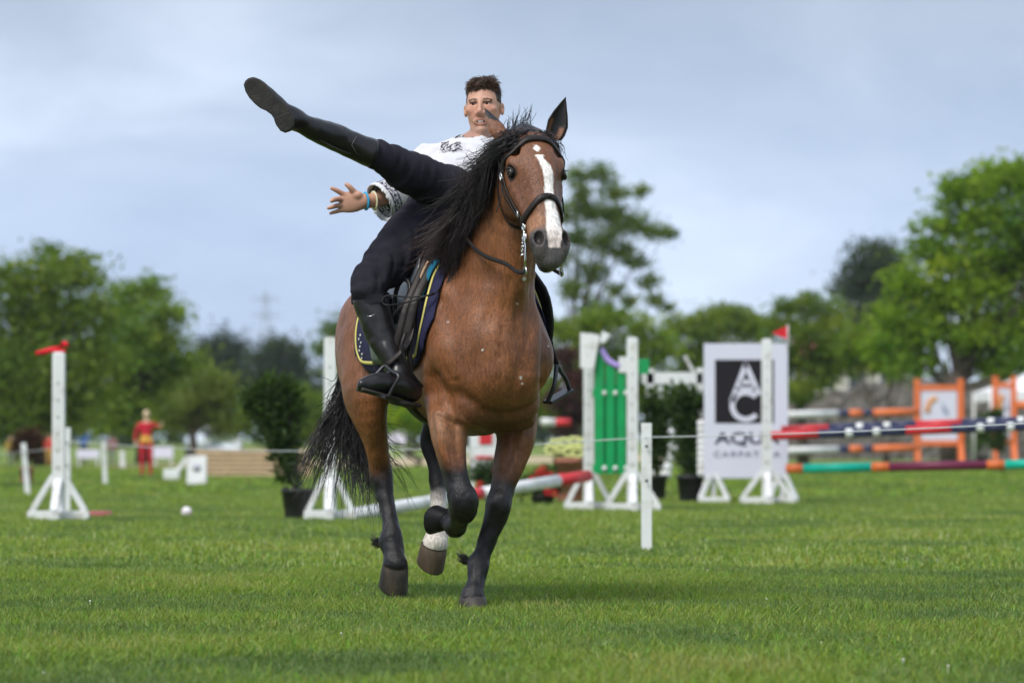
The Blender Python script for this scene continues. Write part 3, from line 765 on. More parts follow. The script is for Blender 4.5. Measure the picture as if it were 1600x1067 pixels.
# potted plants
def potted(px, ybase, pw, ph, blobs, n, leaf, col, label, potm=M_black, flower=None, group=None, Y=None, name='potted_shrub', cat='potted plant', lean=0):
    Y = Y or ground_y(ybase); s = FPX / Y; b = at(px, 686, Y); rg = np.random.default_rng(px)
    r = empty(name, (b.x, Y, 0), 0, label, cat, group)
    w, h = pw / s / 2, ph / s; m = MB()
    m.lathe([(w * .72, 0), (w * .75, .01), (w * .95, h * .88), (w * 1.02, h * .88), (w * 1.02, h), (w * .92, h), (w * .88, h * .9), (1e-3, h * .88)], (0, 0, 0), 22); m.build('pot', potm, r)
    Pp = []; Cc = []; m = MB(); tot = sum(q[2] ** 2 for q in blobs)
    for q in blobs:
        c = np.array([(q[0] - px) / s, 0, EYE + (686 - q[1]) / s]); rr_ = q[2] / s; k = int(n * q[2] ** 2 / tot)
        d = rg.normal(0, 1, (k, 3)); d /= np.linalg.norm(d, axis=1)[:, None]
        Pp.append(c + d * rr_ * rg.uniform(.3, 1.05, (k, 1)) * np.array([1, .9, 1.1]))
        Cc.append(np.array(col) * rg.uniform(.5, 1.5, (k, 1)))
        m.tube(crom([(0, 0, h * .8), (c[0] * .5, 0, (h + c[2]) / 2), tuple(c)], 3), np.linspace(.018, .006, 7), 5)
    V, F, C = leaves(np.concatenate(Pp), leaf, np.concatenate(Cc), rg, droop=-.5, aspect=.35)
    f_ = np_mesh('foliage', V, F, False); point_colour(f_, C.clip(.004, 1)); link_mesh('foliage', f_, M_leaf, r)
    m.build('stems', M_bark, r)
    if flower:
        fc_, fr_, fl_ = flower; m = MB()
        for (x, y) in fl_:
            c = ((x - px) / s, -.12 + rg.uniform(-.05, .05), EYE + (686 - y) / s)
            for k in range(6):
                a = k * 1.047; e_ = Vector(c) + Vector((math.cos(a) * fr_ * .6, -abs(math.sin(k * 2)) * .01, math.sin(a) * fr_ * .6))
                m.lathe([(1e-3, -fr_ * .3), (fr_ * .5, 0), (1e-3, fr_ * .3)], e_, 6)
        o = m.build('blooms', fc_, r); o['kind'] = 'stuff'
    return r
PG_ = 'potted plants among the jumps'
DG = (.042, .072, .020)
potted(465, 811, 52, 48, [(425, 614, 26), (402, 622, 22), (386, 628, 16), (448, 620, 24), (466, 645, 18), (410, 605, 14), (450, 602, 12), (415, 645, 26), (440, 660, 26), (425, 680, 24), (450, 690, 22), (438, 710, 20), (455, 720, 18), (448, 740, 17), (462, 752, 12)], 1900, .10, DG, 'dark leaning conifer in a black pot left of the tail', group=PG_)
potted(1078, 786, 44, 44, [(1060, 625, 22), (1085, 630, 20), (1070, 655, 22), (1088, 670, 18), (1075, 690, 20), (1072, 715, 18), (1080, 735, 14)], 1800, .11, DG, 'dark oleander in a black pot left of the banner', group=PG_)
potted(1026, 782, 34, 42, [(1020, 635, 20), (1035, 650, 20), (1018, 670, 18), (1030, 695, 18), (1022, 720, 16)], 1500, .11, DG, 'dark oleander in a black pot right of the green gate', group=PG_, Y=47.4)
potted(890, 782, 52, 70, [(868, 700, 12), (885, 698, 14), (903, 700, 13), (890, 708, 14)], 700, .07, (.05, .085, .03), 'terracotta pot of cream flowers left of the green gate', potm=M_terra, flower=(mat('cream_petal', (.78, .80, .34), rough=.8), .085, [(860, 702), (868, 694), (875, 700), (882, 692), (890, 697), (897, 690), (904, 696), (910, 692), (872, 708), (888, 706), (902, 707)]), group=PG_, Y=46.5)
potted(848, 780, 40, 16, [(830, 752, 16), (855, 745, 18), (845, 760, 20), (870, 758, 14), (815, 765, 12)], 900, .08, (.04, .075, .02), 'low pot of red flowers behind the white and red pole', flower=(mat('red_petal', (.55, .015, .02), rough=.7), .05, [(842, 738), (850, 744), (832, 748), (860, 742), (868, 750), (848, 732), (856, 768), (866, 770), (840, 752), (876, 744), (750, 757)]), group=PG_, Y=44.5)
potted(775, 782, 44, 20, [(750, 740, 18), (775, 735, 18), (765, 755, 18), (790, 750, 14)], 900, .09, (.04, .07, .025), 'leafy planter seen between the front legs of the horse', group=PG_, Y=46)
potted(42, 756, 24, 26, [(40, 690, 18), (55, 685, 16), (30, 700, 14), (48, 710, 14)], 700, .14, (.07, .035, .025), 'brownish shrub in a terracotta pot behind the leaning stake', potm=M_terra, group=PG_)
potted(1530, 727, 26, 16, [(1530, 660, 12), (1535, 680, 14), (1527, 695, 13)], 500, .2, (.06, .10, .02), 'small green shrub in a black pot between the two orange frames', group=PG_, Y=112)
potted(1560, 727, 28, 18, [(1555, 650, 11), (1560, 670, 13), (1558, 692, 14)], 500, .2, (.045, .08, .02), 'taller green shrub in a black pot in front of the second orange frame', group=PG_, Y=90)

# banner
bY = 46.0; bs = FPX / bY
ban = empty('banner', at(1165, 686, bY), 0, 'tall white advertising banner with a black square emblem on a stand', 'banner'); ban.location.z = 0
def bl_(px, py, y=0.0): p = at(px, py, bY); return Vector((p.x - ban.location.x, y, p.z))
a, b = bl_(1100, 747), bl_(1231, 537); m = MB(); m.box(((a.x + b.x) / 2, 0, (a.z + b.z) / 2), (b.x - a.x, .05, b.z - a.z), bev=.006); m.build('board', M_sign, ban)
a, b = bl_(1117, 661), bl_(1209, 562); m = MB(); m.box(((a.x + b.x) / 2, -.0265, (a.z + b.z) / 2), (b.x - a.x, .004, b.z - a.z)); m.build('black_square', M_ink, ban)
m = MB(); c = bl_(1165, 634); s_ = 1 / bs
def bar2(x0, y0, x1, y1, w):
    p, q = bl_(x0, y0, -.031), bl_(x1, y1, -.031); m.bar(p, q, w * s_, .004, up=(0, 1, 0))
N_ = 34; ro, ri = 25 * s_, 17 * s_
aa = np.linspace(R(42), R(320), N_); vs = []; fs = []
for t in aa:
    for rr_ in (ro, ri):
        for dy in (-.033, -.029): vs.append((c.x + math.cos(t) * rr_, dy, c.z + math.sin(t) * rr_))
for i in range(N_ - 1):
    k = 4 * i; fs += [(k, k + 2, k + 6, k + 4), (k, k + 4, k + 5, k + 1), (k + 2, k + 3, k + 7, k + 6)]
fs += [(0, 1, 3, 2), (4 * N_ - 4, 4 * N_ - 2, 4 * N_ - 1, 4 * N_ - 3)]
m.add(vs, fs)
bar2(1166, 567, 1143, 628, 8); bar2(1164, 567, 1186, 617, 8); bar2(1156, 597, 1174, 597, 7); bar2(1150, 607, 1181, 607, 5)
m.build('emblem', M_sign, ban)
def lettering(txt, px0, px1, py_base, py_top, parent, loc_fn, m_, y, space=1.0, bold=.0):
    cu = bpy.data.curves.new('lettering', 'FONT'); cu.body = txt; cu.extrude = .0015; cu.offset = bold; cu.space_character = space
    o = bpy.data.objects.new('lettering', cu); COL.objects.link(o); cu.materials.append(m_)
    bpy.context.view_layer.update(); d = o.dimensions
    p0, p1 = loc_fn(px0, py_base), loc_fn(px1, py_top)
    k = (p1.z - p0.z) / max(d.y, 1e-4); kx = (p1.x - p0.x) / max(d.x, 1e-4)
    dg = bpy.context.evaluated_depsgraph_get(); me_ = bpy.data.meshes.new_from_object(o.evaluated_get(dg)); bpy.data.objects.remove(o)
    co = np.zeros(len(me_.vertices) * 3, np.float32); me_.vertices.foreach_get('co', co); co = co.reshape(-1, 3); mn = co.min(0)
    co2 = np.column_stack([(co[:, 0] - mn[0]) * kx + p0.x, y - co[:, 2], (co[:, 1] - mn[1]) * k + p0.z]); me_.vertices.foreach_set('co', co2.astype(np.float32).ravel()); me_.update()
    if not len(me_.materials): me_.materials.append(m_)
    return link_mesh('lettering', me_, None, parent)
M_inkb = mat('sign_blue_black', (.025, .022, .055), rough=.7, spec=.15); M_inkg = mat('sign_grey', (.12, .115, .17), rough=.7, spec=.15)
lettering('AQUA', 1116, 1218, 697, 675, ban, bl_, M_inkb, -.028, bold=.022)
lettering('CARPATICA', 1115, 1219, 714, 705, ban, bl_, M_inkg, -.028, space=1.25, bold=.006)
for px_ in (1115, 1222):
    x = bl_(px_, 700).x; m = MB(); m.bar((x, .04, 0.05), (x, .04, bl_(0, 600).z), .05, .05, bev=.004); m.build('upright', W_, ban)
    m = MB(); m.box((x, -.05, .04), (.38, .12, .08), bev=.006); m.bar((x - .16, -.05, .07), (x - .03, .0, .36), .06, .05); m.bar((x + .16, -.05, .07), (x + .03, .0, .36), .06, .05); m.build('foot', W_, ban)
m = MB()
for k in range(9): cc = bl_(1096, 662 + k * 9.5); m.lathe([(1e-3, -.02), (.05, -.015), (.055, 0), (.05, .015), (1e-3, .02)], (cc.x, .03, cc.z), 10, M=Matrix.Rotation(R(90), 3, 'X'))
m.build('scalloped_edge', W_, ban)['kind'] = 'stuff'
fl = empty('pennant', at(1231, 540, bY - .05), 0, 'small red triangular pennant on the corner of the banner', 'pennant')
m = MB(); m.tube([(0, 0, -.04), (0, 0, .25)], .008, 6); m.build('stick', W_, fl)
m = MB(); m.prism([(0, .24), (-.19, .155), (0, .07)], (0, .004, 0), (1, 0, 0), (0, 0, 1), .008); m.build('cloth', M_redc, fl)

# orange frames with white boards
M_logo1, M_logo2 = mat('logo_orange', (.62, .30, .12), rough=.5), mat('logo_grey', (.20, .24, .36), rough=.5)
def oframe(x0, x1, yt, yb, Y, label, legs=True, px_logo=True, turn=0):
    s = FPX / Y; r = empty('advertising_stand', at((x0 + x1) / 2, 686, Y), turn, label, 'advertising stand', 'orange advertising stands'); r.location.z = 0
    w = (x1 - x0) / s; zt = EYE + (686 - yt) / s; zb = EYE + (686 - yb) / s
    for sx in (-1, 1):
        m = MB(); m.box((sx * w / 2, 0, zt / 2 + .05), (.14, .12, zt - .1), bev=.01); m.build('post', M_orange, r)
        m = MB(); m.bar((sx * w / 2, -.45, .05), (sx * w / 2, -.06, .6), .1, .08); m.build('brace', M_orange, r)
    for z in (zt - .22, zb):
        m = MB(); m.box((0, 0, z), (w - .16, .08, .13), bev=.01); m.build('rail', M_orange, r)
    m = MB(); m.box((0, -.005, (zt - .22 + zb) / 2), (w - .18, .03, zt - .22 - zb - .14)); bd = m.build('board', M_sign, r)
    H_ = zt - .22 - zb; zc = (zt - .22 + zb) / 2
    m = MB(); m.tube(crom([(-w * .28, -.03, zc + H_ * .05), (-w * .2, -.03, zc + H_ * .25), (-w * .05, -.03, zc + H_ * .32)], 4), 1, 6, flat=(.012, .07), up=(0, 0, 1)); m.build('logo_sweep', M_logo1, r)
    m = MB(); m.prism([(w * .06, zc + H_ * .25), (w * .2, zc + H_ * .08), (w * .22, zc + H_ * .0), (w * .1, zc + H_ * .06)], (0, -.03, 0), (1, 0, 0), (0, 0, 1), .006); m.build('logo_wedge', M_logo2, r)
    m = MB()
    for k in range(7): m.box((-w * .24 + k * w * .075, -.026, zc - H_ * .12), (w * .05, .006, .07))
    m.build('printed_line', mat('print_pale', (.55, .45, .45), rough=.5), r)['kind'] = 'stuff'
oframe(1433, 1501, 592, 692, 95, 'orange frame with a white printed board, left of the two')
oframe(1555, 1584, 588, 690, 96, 'narrower looking orange frame with a white board at the right edge', turn=R(0))

# stone wall far right
wl0, wl1 = at(1225, 700, 150), at(1760, 700, 132)
bm_v = []; bm_f = []; nx_, nz_ = 60, 12; rgs = np.random.default_rng(9)
wall = empty('stone_wall', (wl0.x, wl0.y, 0), 0, 'grey rubble stone wall behind the orange frames', 'wall')
top_ = [2.35 + .55 * sstep(0, .35, i / nx_) + .12 * math.sin(i * .9) + rgs.uniform(-.08, .08) for i in range(nx_ + 1)]
dv = Vector((wl1.x - wl0.x, wl1.y - wl0.y, 0)); nrm_ = Vector((-dv.y, dv.x, 0)).normalized()
M_stone = mat('rubble_stone', (.115, .105, .095), rough=.95, var=.5, vscale=3.5, bump=.9, bscale=5, dirt=((.06, .055, .05), .7, 2.2))
mb = MB()
for lay in (0, 1):
    for i in range(nx_ + 1):
        for j in range(nz_ + 1):
            p = dv * (i / nx_) + Vector((0, 0, top_[i] * j / nz_)) + nrm_ * ((.8 if lay else 0) + rgs.uniform(-.09, .09) + .25 * (1 - j / nz_) * (1 if lay else -1)); mb.v.append(tuple(p))
n_ = (nx_ + 1) * (nz_ + 1)
def wid(l, i, j): return l * n_ + i * (nz_ + 1) + j
for i in range(nx_):
    for j in range(nz_):
        for l in (0, 1): mb.f.append(tuple(wid(l, *q) for q in ((i, j), (i + 1, j), (i + 1, j + 1), (i, j + 1)))); mb.mi.append(0); mb.sm.append(False)
    mb.f.append((wid(0, i, nz_), wid(0, i + 1, nz_), wid(1, i + 1, nz_), wid(1, i, nz_))); mb.mi.append(0); mb.sm.append(False)
mb.build('masonry', M_stone, wall)

# far houses with red roofs behind the trees
M_roof = mat('red_roof_tiles', (.34, .11, .085), rough=.85, var=.3, vscale=3, bump=.5, bscale=12)
M_plaster = mat('pale_plaster', (.52, .49, .44), rough=.9, var=.1, vscale=2)
M_glass = mat('window_glass', (.03, .035, .04), rough=.1, spec=.6)
def house(px, Y, w, d, hw_, hr, label, rz=0.0):
    r = empty('house', (at(px, 686, Y).x, Y, 0), rz, label, 'house', 'far red roofed houses')
    m = MB(); m.box((0, 0, hw_ / 2), (w, d, hw_)); m.build('wall', M_plaster, r)
    m = MB(); m.prism([(-d / 2 - .4, hw_ - .1), (d / 2 + .4, hw_ - .1), (0, hw_ + hr)], (-w / 2 - .4, 0, 0), (0, 1, 0), (0, 0, 1), w + .8); m.build('roof', M_roof, r)
    m = MB(); m.box((w * .25, .6, hw_ + hr), (.6, .6, 1.2)); m.build('chimney', M_plaster, r)
    for k in range(3):
        m = MB(); m.box(((k - 1) * w * .3, -d / 2 - .02, hw_ - 1.3), (1.0, .08, 1.2)); f_ = m.build('window', M_wpaint, r)
        m = MB(); m.box(((k - 1) * w * .3, -d / 2 - .05, hw_ - 1.3), (.8, .06, 1.0)); m.build('pane', M_glass, f_)
house(1330, 205, 5.5, 6, 5.2, .95, 'red roofed house glimpsed through the leaves right of the red pennant')

# white tent at the right edge
tY = 99; tp = at(1644, 686, tY)
tent = empty('party_tent', (tp.x, tY, 0), 0, 'white peaked party tent at the right edge', 'tent'); M_canvas = mat('white_canvas', (.74, .74, .76), rough=.7)
m = MB(); e_ = 1.8; zt_, ze = EYE + (686 - 560) / FPX * tY, EYE + (686 - 612) / FPX * tY
ring = lambda r_, z: [(-r_, -r_, z), (r_, -r_, z), (r_, r_, z), (-r_, r_, z)]
vs = ring(e_, ze - .25) + ring(e_, ze) + ring(e_ * .45, ze + (zt_ - ze) * .42) + [(0, 0, zt_)]
m.add(vs, [(i, (i + 1) % 4, 4 + (i + 1) % 4, 4 + i) for i in range(4)] + [(4 + i, 4 + (i + 1) % 4, 8 + (i + 1) % 4, 8 + i) for i in range(4)] + [(8 + i, 8 + (i + 1) % 4, 12) for i in range(4)])
m.build('canopy', M_canvas, tent)
for sx in (-1, 1):
    for sy in (-1, 1): m = MB(); m.tube([(sx * e_, sy * e_, 0), (sx * e_, sy * e_, ze)], .035, 8); m.build('pole', M_steelp if False else W_, tent)

# things far left: plank bank, boards, car, ball, folding sign
M_plank = mat('pale_planks', (.50, .36, .22), rough=.75, var=.15, vscale=5, bump=.15, bscale=30)
pk = empty('plank_wall', at(395, 686, 78), 0, 'low wall of pale wooden planks behind the conifer', 'plank wall'); pk.location.z = 0
for k in range(6):
    m = MB(); m.box((0, .02 * k, .055 + k * .095), (2.42 - .02 * k, .05, .072), bev=.004); m.build('plank', M_plank, pk)
m = MB(); m.box((0, .15, .28), (2.3, .04, .5)); m.build('backing', M_bark, pk)
for x in (-1.15, 0, 1.15): m = MB(); m.box((x, .22, .28), (.07, .07, .56)); m.build('post', M_bark, pk)
def aboard(px, yb, w, h, label, name='sign_board', cat='sign'):
    Y = ground_y(yb); r = empty(name, at(px, yb, Y), 0, label, cat); r.location.z = 0
    for sy in (-1, 1): m = MB(); m.box((0, sy * .09, h / 2), (w, .02, h), Matrix.Rotation(sy * .16, 3, 'X'), bev=.004); m.build('panel', M_wpaint, r)
    m = MB(); m.lathe([(.07, 0), (.07, .004)], (0, -.115 + .0, h * .6), 16, M=Matrix.Rotation(R(90), 3, 'X')); m.build('printed_mark', mat('print_light', (.42, .42, .5)), r)
    return r
aboard(308, 758, .32, .50, 'small white folding board standing in front of the plank wall')
lw = empty('jump_filler', at(272, 750, 72), 0, 'low white jump filler on the grass right of the figure in red', 'jump filler'); lw.location.z = 0
m = MB(); m.box((-.04, 0, .11), (.30, .2, .2), bev=.03); m.build('block', W_, lw); m = MB(); m.bar((.06, 0, .16), (.24, 0, .42), .12, .08); m.build('arm', W_, lw)
for px_, Y, w_, h_, lab in ((138, 104, .62, .24, 'long white board beyond the sand, left of the small leaning stake'), (255, 106, .55, .32, 'white board beyond the sand, right of the figure in red'), (620, 140, .62, .5, 'white board in the distance left of the front legs')):
    r = empty('barrier_board', (at(px_, 686, Y).x, Y, 0), 0, lab, 'board'); z0 = .25 if px_ < 300 else .62
    m = MB(); m.box((0, 0, z0 + h_ / 2), (w_, .05, h_), bev=.006); m.build('panel', M_sign, r)
    for sx in (-1, 1): m = MB(); m.box((sx * w_ * .4, .05, (z0 + h_) / 2), (.05, .05, z0 + h_)); m.build('leg', W_, r)
ball = empty('ball', at(292, 800, 38), 0, 'small white ball lying on the grass behind the horse', 'ball'); ball.location.z = .052
m = MB(); m.lathe([(1e-4, -.052)] + [(.052 * math.sin(a), -.052 * math.cos(a)) for a in np.linspace(.25, 2.9, 9)] + [(1e-4, .052)], (0, 0, 0), 16); bb = m.build('shell', mat('ball_white', (.74, .70, .72), rough=.5), ball)
m = MB(); m.tube([(math.cos(a) * .0525, math.sin(a) * .0525, .012 * math.sin(a * 2)) for a in np.linspace(0, 6.283, 24)[:-1]], .0022, 5, closed=True); m.build('thin_line', mat('ball_pink_shade', (.5, .2, .24), rough=.6), ball)  # pink ring: the ball's pinkish shade put in as colour
# red and white box jump between the legs
bx = empty('jump_box', at(757, 686, 52), 0, 'red and white painted jump wing seen between the legs of the horse', 'jump wing'); bx.location.z = 0
def bxl(px, py): p = at(px, py, 52); return Vector((p.x - bx.location.x, 0, p.z))
for nm, (x0, y0, x1, y1), m_, y in (('panel', (740, 672, 778, 735), W_, 0), ('red_panel', (749, 675, 769, 694), M_red, -.03), ('red_band', (742, 712, 770, 717), M_red, -.03), ('post', (734, 665, 741, 770), W_, 0), ('post', (776, 665, 783, 770), W_, 0)):
    a, b = bxl(x0, y1), bxl(x1, y0); m = MB(); m.box(((a.x + b.x) / 2, y, (a.z + b.z) / 2), (b.x - a.x, .05 if y == 0 else .02, b.z - a.z), bev=.004); m.build(nm, m_, bx)
m = MB(); m.bar(bxl(722, 694), bxl(736, 712), .06, .05); m.build('arm', W_, bx)

# parked car, seen from the front over the plank wall
cY = 150; car = empty('parked_car', (at(334, 686, cY).x, cY, 0), R(14), 'pale silver car parked beyond the plank wall', 'car')
M_body = mat('silver_paint', (.50, .55, .60), rough=.3, spec=.5, coat=.5)
m = MB(); prof = [(-.85, .3), (-.88, .6), (-.84, .86), (-.68, .95), (-.52, 1.38), (.52, 1.38), (.68, .95), (.84, .86), (.88, .6), (.85, .3)]
vs = []; ys_ = [(-2.0, .82, .62), (-1.9, .95, .70), (-1.1, 1, .70), (-.5, 1, 1.0), (1.2, 1, 1.0), (1.9, .97, .85), (2.05, .85, .7)]
for y, kx, kz in ys_: vs += [(x * kx, y, z if z < .9 else .9 + (z - .9) * max(0, (kz - .7) / .3)) for x, z in prof]
n_ = len(prof); fs = [(i * n_ + k, i * n_ + k + 1, (i + 1) * n_ + k + 1, (i + 1) * n_ + k) for i in range(len(ys_) - 1) for k in range(n_ - 1)] + [(i * n_ + n_ - 1, i * n_, (i + 1) * n_, (i + 1) * n_ + n_ - 1) for i in range(len(ys_) - 1)] + [tuple(range(n_)), tuple(range(len(vs) - 1, len(vs) - 1 - n_, -1))]
m.add(vs, fs, 0, True); m.build('body', M_body, car)
m = MB(); m.prism([(-.62, 0), (.62, 0), (.48, .44), (-.48, .44)], (0, -1.14, .93), (1, 0, 0), (0, .55, .6), .02); m.build('windscreen', M_glass, car)
for sx in (-1, 1):
    m = MB(); m.box((sx * .62, -1.98, .66), (.3, .06, .14), bev=.02); m.build('headlight', mat('lamp_glass', (.7, .7, .72), rough=.1), car)
    for y in (-1.25, 1.25): m = MB(); m.lathe([(.3, -.1), (.31, -.08), (.31, .08), (.3, .1)], (sx * .78, y, .31), 18, M=Matrix.Rotation(R(90), 3, 'Y')); m.build('wheel', M_black, car)
# electricity pylon, far
pyl = empty('pylon', (at(415, 686, 700).x, 700, 0), 0, 'faint lattice electricity pylon far above the dark trees', 'pylon'); M_pyl = mat('galvanised_steel', (.30, .32, .35), rough=.5, metal=.3)
m = MB(); Hp = EYE + (686 - 455) / FPX * 700
for sx in (-1, 1):
    for sy in (-1, 1): m.bar((sx * 2.2, sy * 2.2, 0), (sx * .25, sy * .25, Hp), .10, .10)
for k in range(9):
    t0, t1 = k / 9, (k + 1) / 9; a, b = 2.2 - 1.95 * t0, 2.2 - 1.95 * t1
    m.bar((-a, -a, Hp * t0), (b, -b, Hp * t1), .1, .1); m.bar((a, -a, Hp * t0), (-b, -b, Hp * t1), .1, .1)
m.build('tower', M_pyl, pyl)['kind'] = 'stuff'
for z in (.72, .84, .95): m = MB(); m.bar((-2.6, 0, Hp * z), (2.6, 0, Hp * z), .18, .22); m.build('cross_arm', M_pyl, pyl)

# far people: one simple standing figure shape, posed per person
def figure(px, Y, hgt, shirt, trousers, hair, label, z0=0.0, arm=None, bag=None, face=0.0, skinc=(.48, .30, .22), belt=None):
    b = at(px, 686, Y); r = empty('person', (b.x, Y, z0), face, label, 'person'); k = hgt / 1.75
    f = Field((-.55 * k, -.4 * k, -.02), (.75 * k, .4 * k, 1.82 * k), .026 * k)
    for sx in (1, -1):
        f.chain([(sx * .10 * k, 0, .92 * k, .085 * k), (sx * .11 * k, -.03 * k, .5 * k, .06 * k), (sx * .11 * k, 0, .09 * k, .045 * k)], k=.03 * k)
        f.chain([(sx * .11 * k, .02 * k, .05 * k, .045 * k), (sx * .12 * k, -.15 * k, .04 * k, .04 * k)], k=.02 * k)
    f.chain([(0, 0, .95 * k, .15 * k, .10 * k), (0, 0, 1.15 * k, .14 * k, .10 * k), (0, 0, 1.36 * k, .18 * k, .10 * k), (0, 0, 1.43 * k, .10 * k, .07 * k)], k=.04 * k)
    f.chain([(0, 0, 1.42 * k, .05 * k), (0, -.01 * k, 1.54 * k, .05 * k)], k=.02 * k)
    f.ball((0, -.01 * k, 1.64 * k), (.085 * k, .10 * k, .12 * k), k=.02 * k)
    for sx, tgt in ((-1, (-.26, -.05, .82)), (1, arm or (.26, -.05, .82))):
        el = ((.2 * sx + tgt[0]) / 2 + .06 * sx, .03, (1.36 + tgt[2]) / 2 - (.08 if arm and sx == 1 else 0))
        f.chain([(sx * .19 * k, 0, 1.37 * k, .055 * k), (el[0] * k, el[1] * k, el[2] * k, .045 * k), (tgt[0] * k, tgt[1] * k, tgt[2] * k, .034 * k)], k=.03 * k)
    V, F = f.surface(2); z = V[:, 2] / k; C = np.tile(np.array(skinc), (len(V), 1))
    C[(z < 1.44) & (z > .9)] = shirt; C[z <= .9] = trousers; C[z < .09] = (.03, .03, .03)
    if belt: C[(z < 1.08) & (z > .9) & (np.abs(V[:, 0]) < .2 * k)] = belt
    far_arm = np.abs(V[:, 0]) > .33 * k
    C[far_arm] = skinc; C[(np.abs(V[:, 0]) > .2 * k) & (z < .95) & (z > .6)] = skinc
    C[(z > 1.66) | ((z > 1.5) & (V[:, 1] > .03 * k))] = hair
    me_ = np_mesh('body', V, F); point_colour(me_, C); link_mesh('body', me_, M_figure, r)
    return r
M_figure = mat('clothes', (.3, .3, .3), rough=.85, attr='coat')
RED = (.46, .012, .03)
figure(229, 78, 1.36, RED, RED, (.60, .47, .30), 'person in a red and yellow outfit with fair hair waving one arm', arm=(.42, -.12, 1.42), belt=(.62, .32, .06), skinc=(.55, .40, .26))
figure(131, 118, 1.15, (.02, .10, .42), (.05, .06, .10), (.06, .04, .03), 'person in bright blue beyond the sand on the left', z0=0)
figure(78, 110, .95, (.55, .07, .05), (.50, .32, .08), (.08, .05, .03), 'child in red and yellow close behind the far left standard')
figure(18, 108, .90, (.55, .38, .06), (.06, .06, .09), (.07, .05, .03), 'child in yellow at the left edge of the field')
figure(175, 112, .95, (.62, .30, .34), (.30, .30, .33), (.10, .07, .05), 'child in pale pink beside the small leaning stake')
figure(1549, 133.5, 1.45, (.025, .05, .16), (.02, .03, .09), (.22, .12, .08), 'person in dark blue up on the stone wall under the big tree', z0=2.85)
# ================================================================== the horse
HX, HY, HA = -0.247, 17.72, R(21)
_c, _s = math.cos(HA), math.sin(HA)
HROOT = Matrix.Translation((HX, HY, 0)) @ Matrix.Rotation(R(180) + HA, 4, 'Z')
# horse frame: x = its right (picture left), y = forward, z = up

def HL(px, py, F):
    q = (px - 800) / FPX
    x = (q * (HY - _c * F) - HX - _s * F) / (-_c + _s * q)
    Y = HY - _s * x - _c * F
    return np.array([x, F, EYE - (py - 686) / FPX * Y])

horse = empty('horse', (HX, HY, 0), R(180) + HA, 'bay horse with white blaze cantering towards the camera under the trick rider', 'horse')

def row(p, a, b=None): return [*p, a, a if b is None else b]

HF = Field((-0.52, -1.36, -0.02), (0.50, 1.24, 2.26), 0.0075)
# ---- trunk
T = [(-1.12, 1.25, .11, .16), (-1.0, 1.245, .20, .25), (-.8, 1.25, .25, .29), (-.55, 1.235, .285, .32), (-.3, 1.22, .292, .35),
     (-.05, 1.20, .284, .39), (.15, 1.17, .262, .39), (.32, 1.155, .24, .355), (.44, 1.16, .185, .29)]
HF.chain([(-.035 * sstep(-.5, .3, f), f, z, a, b) for f, z, a, b in T], k=0.03, sub=2)
HF.chain([(0, .12, 1.60, .03, .05), (0, -.05, 1.60, .035, .06), (0, -.3, 1.55, .04, .06)], k=0.09, sub=2)
# croup and hips
for sx in (1, -1):
    HF.ball((sx * .13, -.83, 1.33), (.145, .24, .18), k=0.08)
    HF.ball((sx * .145, -.95, 1.18), (.12, .2, .24), k=0.08)
    HF.ball((sx * .18, -.60, 1.32), (.07, .09, .09), k=0.06)      # point of hip
    # shoulder blade and point of shoulder
    o = -.038
    HF.chain([(sx * .14 + o * .6, .0, 1.52, .08, .12), (sx * .168 + o, .17, 1.37, .08, .15), (sx * .19 + o, .31, 1.16, .1, .13)], k=0.06, sub=3)
    HF.ball((sx * .16 + o, .40, 1.12), (.105, .085, .14), k=0.05)
    HF.ball((sx * .092 + o, .46, 1.01), (.092, .075, .125), k=0.03)     # breast muscle
    HF.ball((sx * .205 + o, .16, 1.03), (.08, .13, .15), k=0.06)        # arm above the elbow
    HF.ball((sx * .115 + o, .39, .90), (.09, .085, .09), k=0.06)
# ---- neck
NK = [(-.03, .10, 1.36, .175, .33), (-.048, .27, 1.47, .165, .285), (-.06, .42, 1.63, .145, .225), (-.065, .54, 1.82, .115, .175),
      (-.07, .64, 1.97, .095, .125), (-.075, .70, 2.03, .08, .09)]
HF.chain(NK, k=0.06, sub=3)
HF.chain([(-.01, .05, 1.61, .05, .09), (-.03, .22, 1.73, .05, .1), (-.05, .40, 1.90, .045, .1), (-.07, .58, 2.03, .045, .08)], k=0.07, sub=3)
HF.chain([(-.145, .60, 1.72, .02), (-.14, .58, 1.5, .024), (-.12, .54, 1.3, .02)], k=0.05, op='sub')
HF.chain([(.03, .64, 1.72, .018), (.04, .58, 1.5, .024), (.05, .54, 1.3, .02)], k=0.05, op='sub')
HF.chain([(-.055, .62, 1.72, .06), (-.05, .585, 1.5, .07), (-.045, .52, 1.3, .08)], k=0.05)
# ---- head frame
P0 = HL(829, 211, .72); P1 = HL(868, 407, 1.06)
P0[0] = -.078; P1[0] = -.066
hh = P1 - P0; HLEN = np.linalg.norm(hh); hh /= HLEN
hl = np.array([1.0, 0, 0]); hl -= hh * hh.dot(hl); hl /= np.linalg.norm(hl)
hn = np.cross(hh, hl); hn = hn if hn[1] > 0 else -hn
def HP(lat, t, n): return P0 + hl * lat + hh * t + hn * n
HM = np.array([hl, hh, hn])
def hchain(rows, **kw): HF.chain([[*HP(l, t, n), a, b] for l, t, n, a, b in rows], side=tuple(hl), **kw)
def hball(l, t, n, r, **kw): HF.ball(HP(l, t, n), r, M=HM, **kw)
hchain([(0, -.015, -.085, .098, .09), (0, .06, -.07, .130, .118), (0, .16, -.075, .132, .128), (0, .25, -.088, .115, .125),
        (0, .34, -.078, .092, .108), (0, .43, -.064, .078, .088), (0, .51, -.054, .075, .076), (0, .575, -.056, .066, .062), (0, .62, -.062, .054, .046)],
       k=0.03, sub=2)
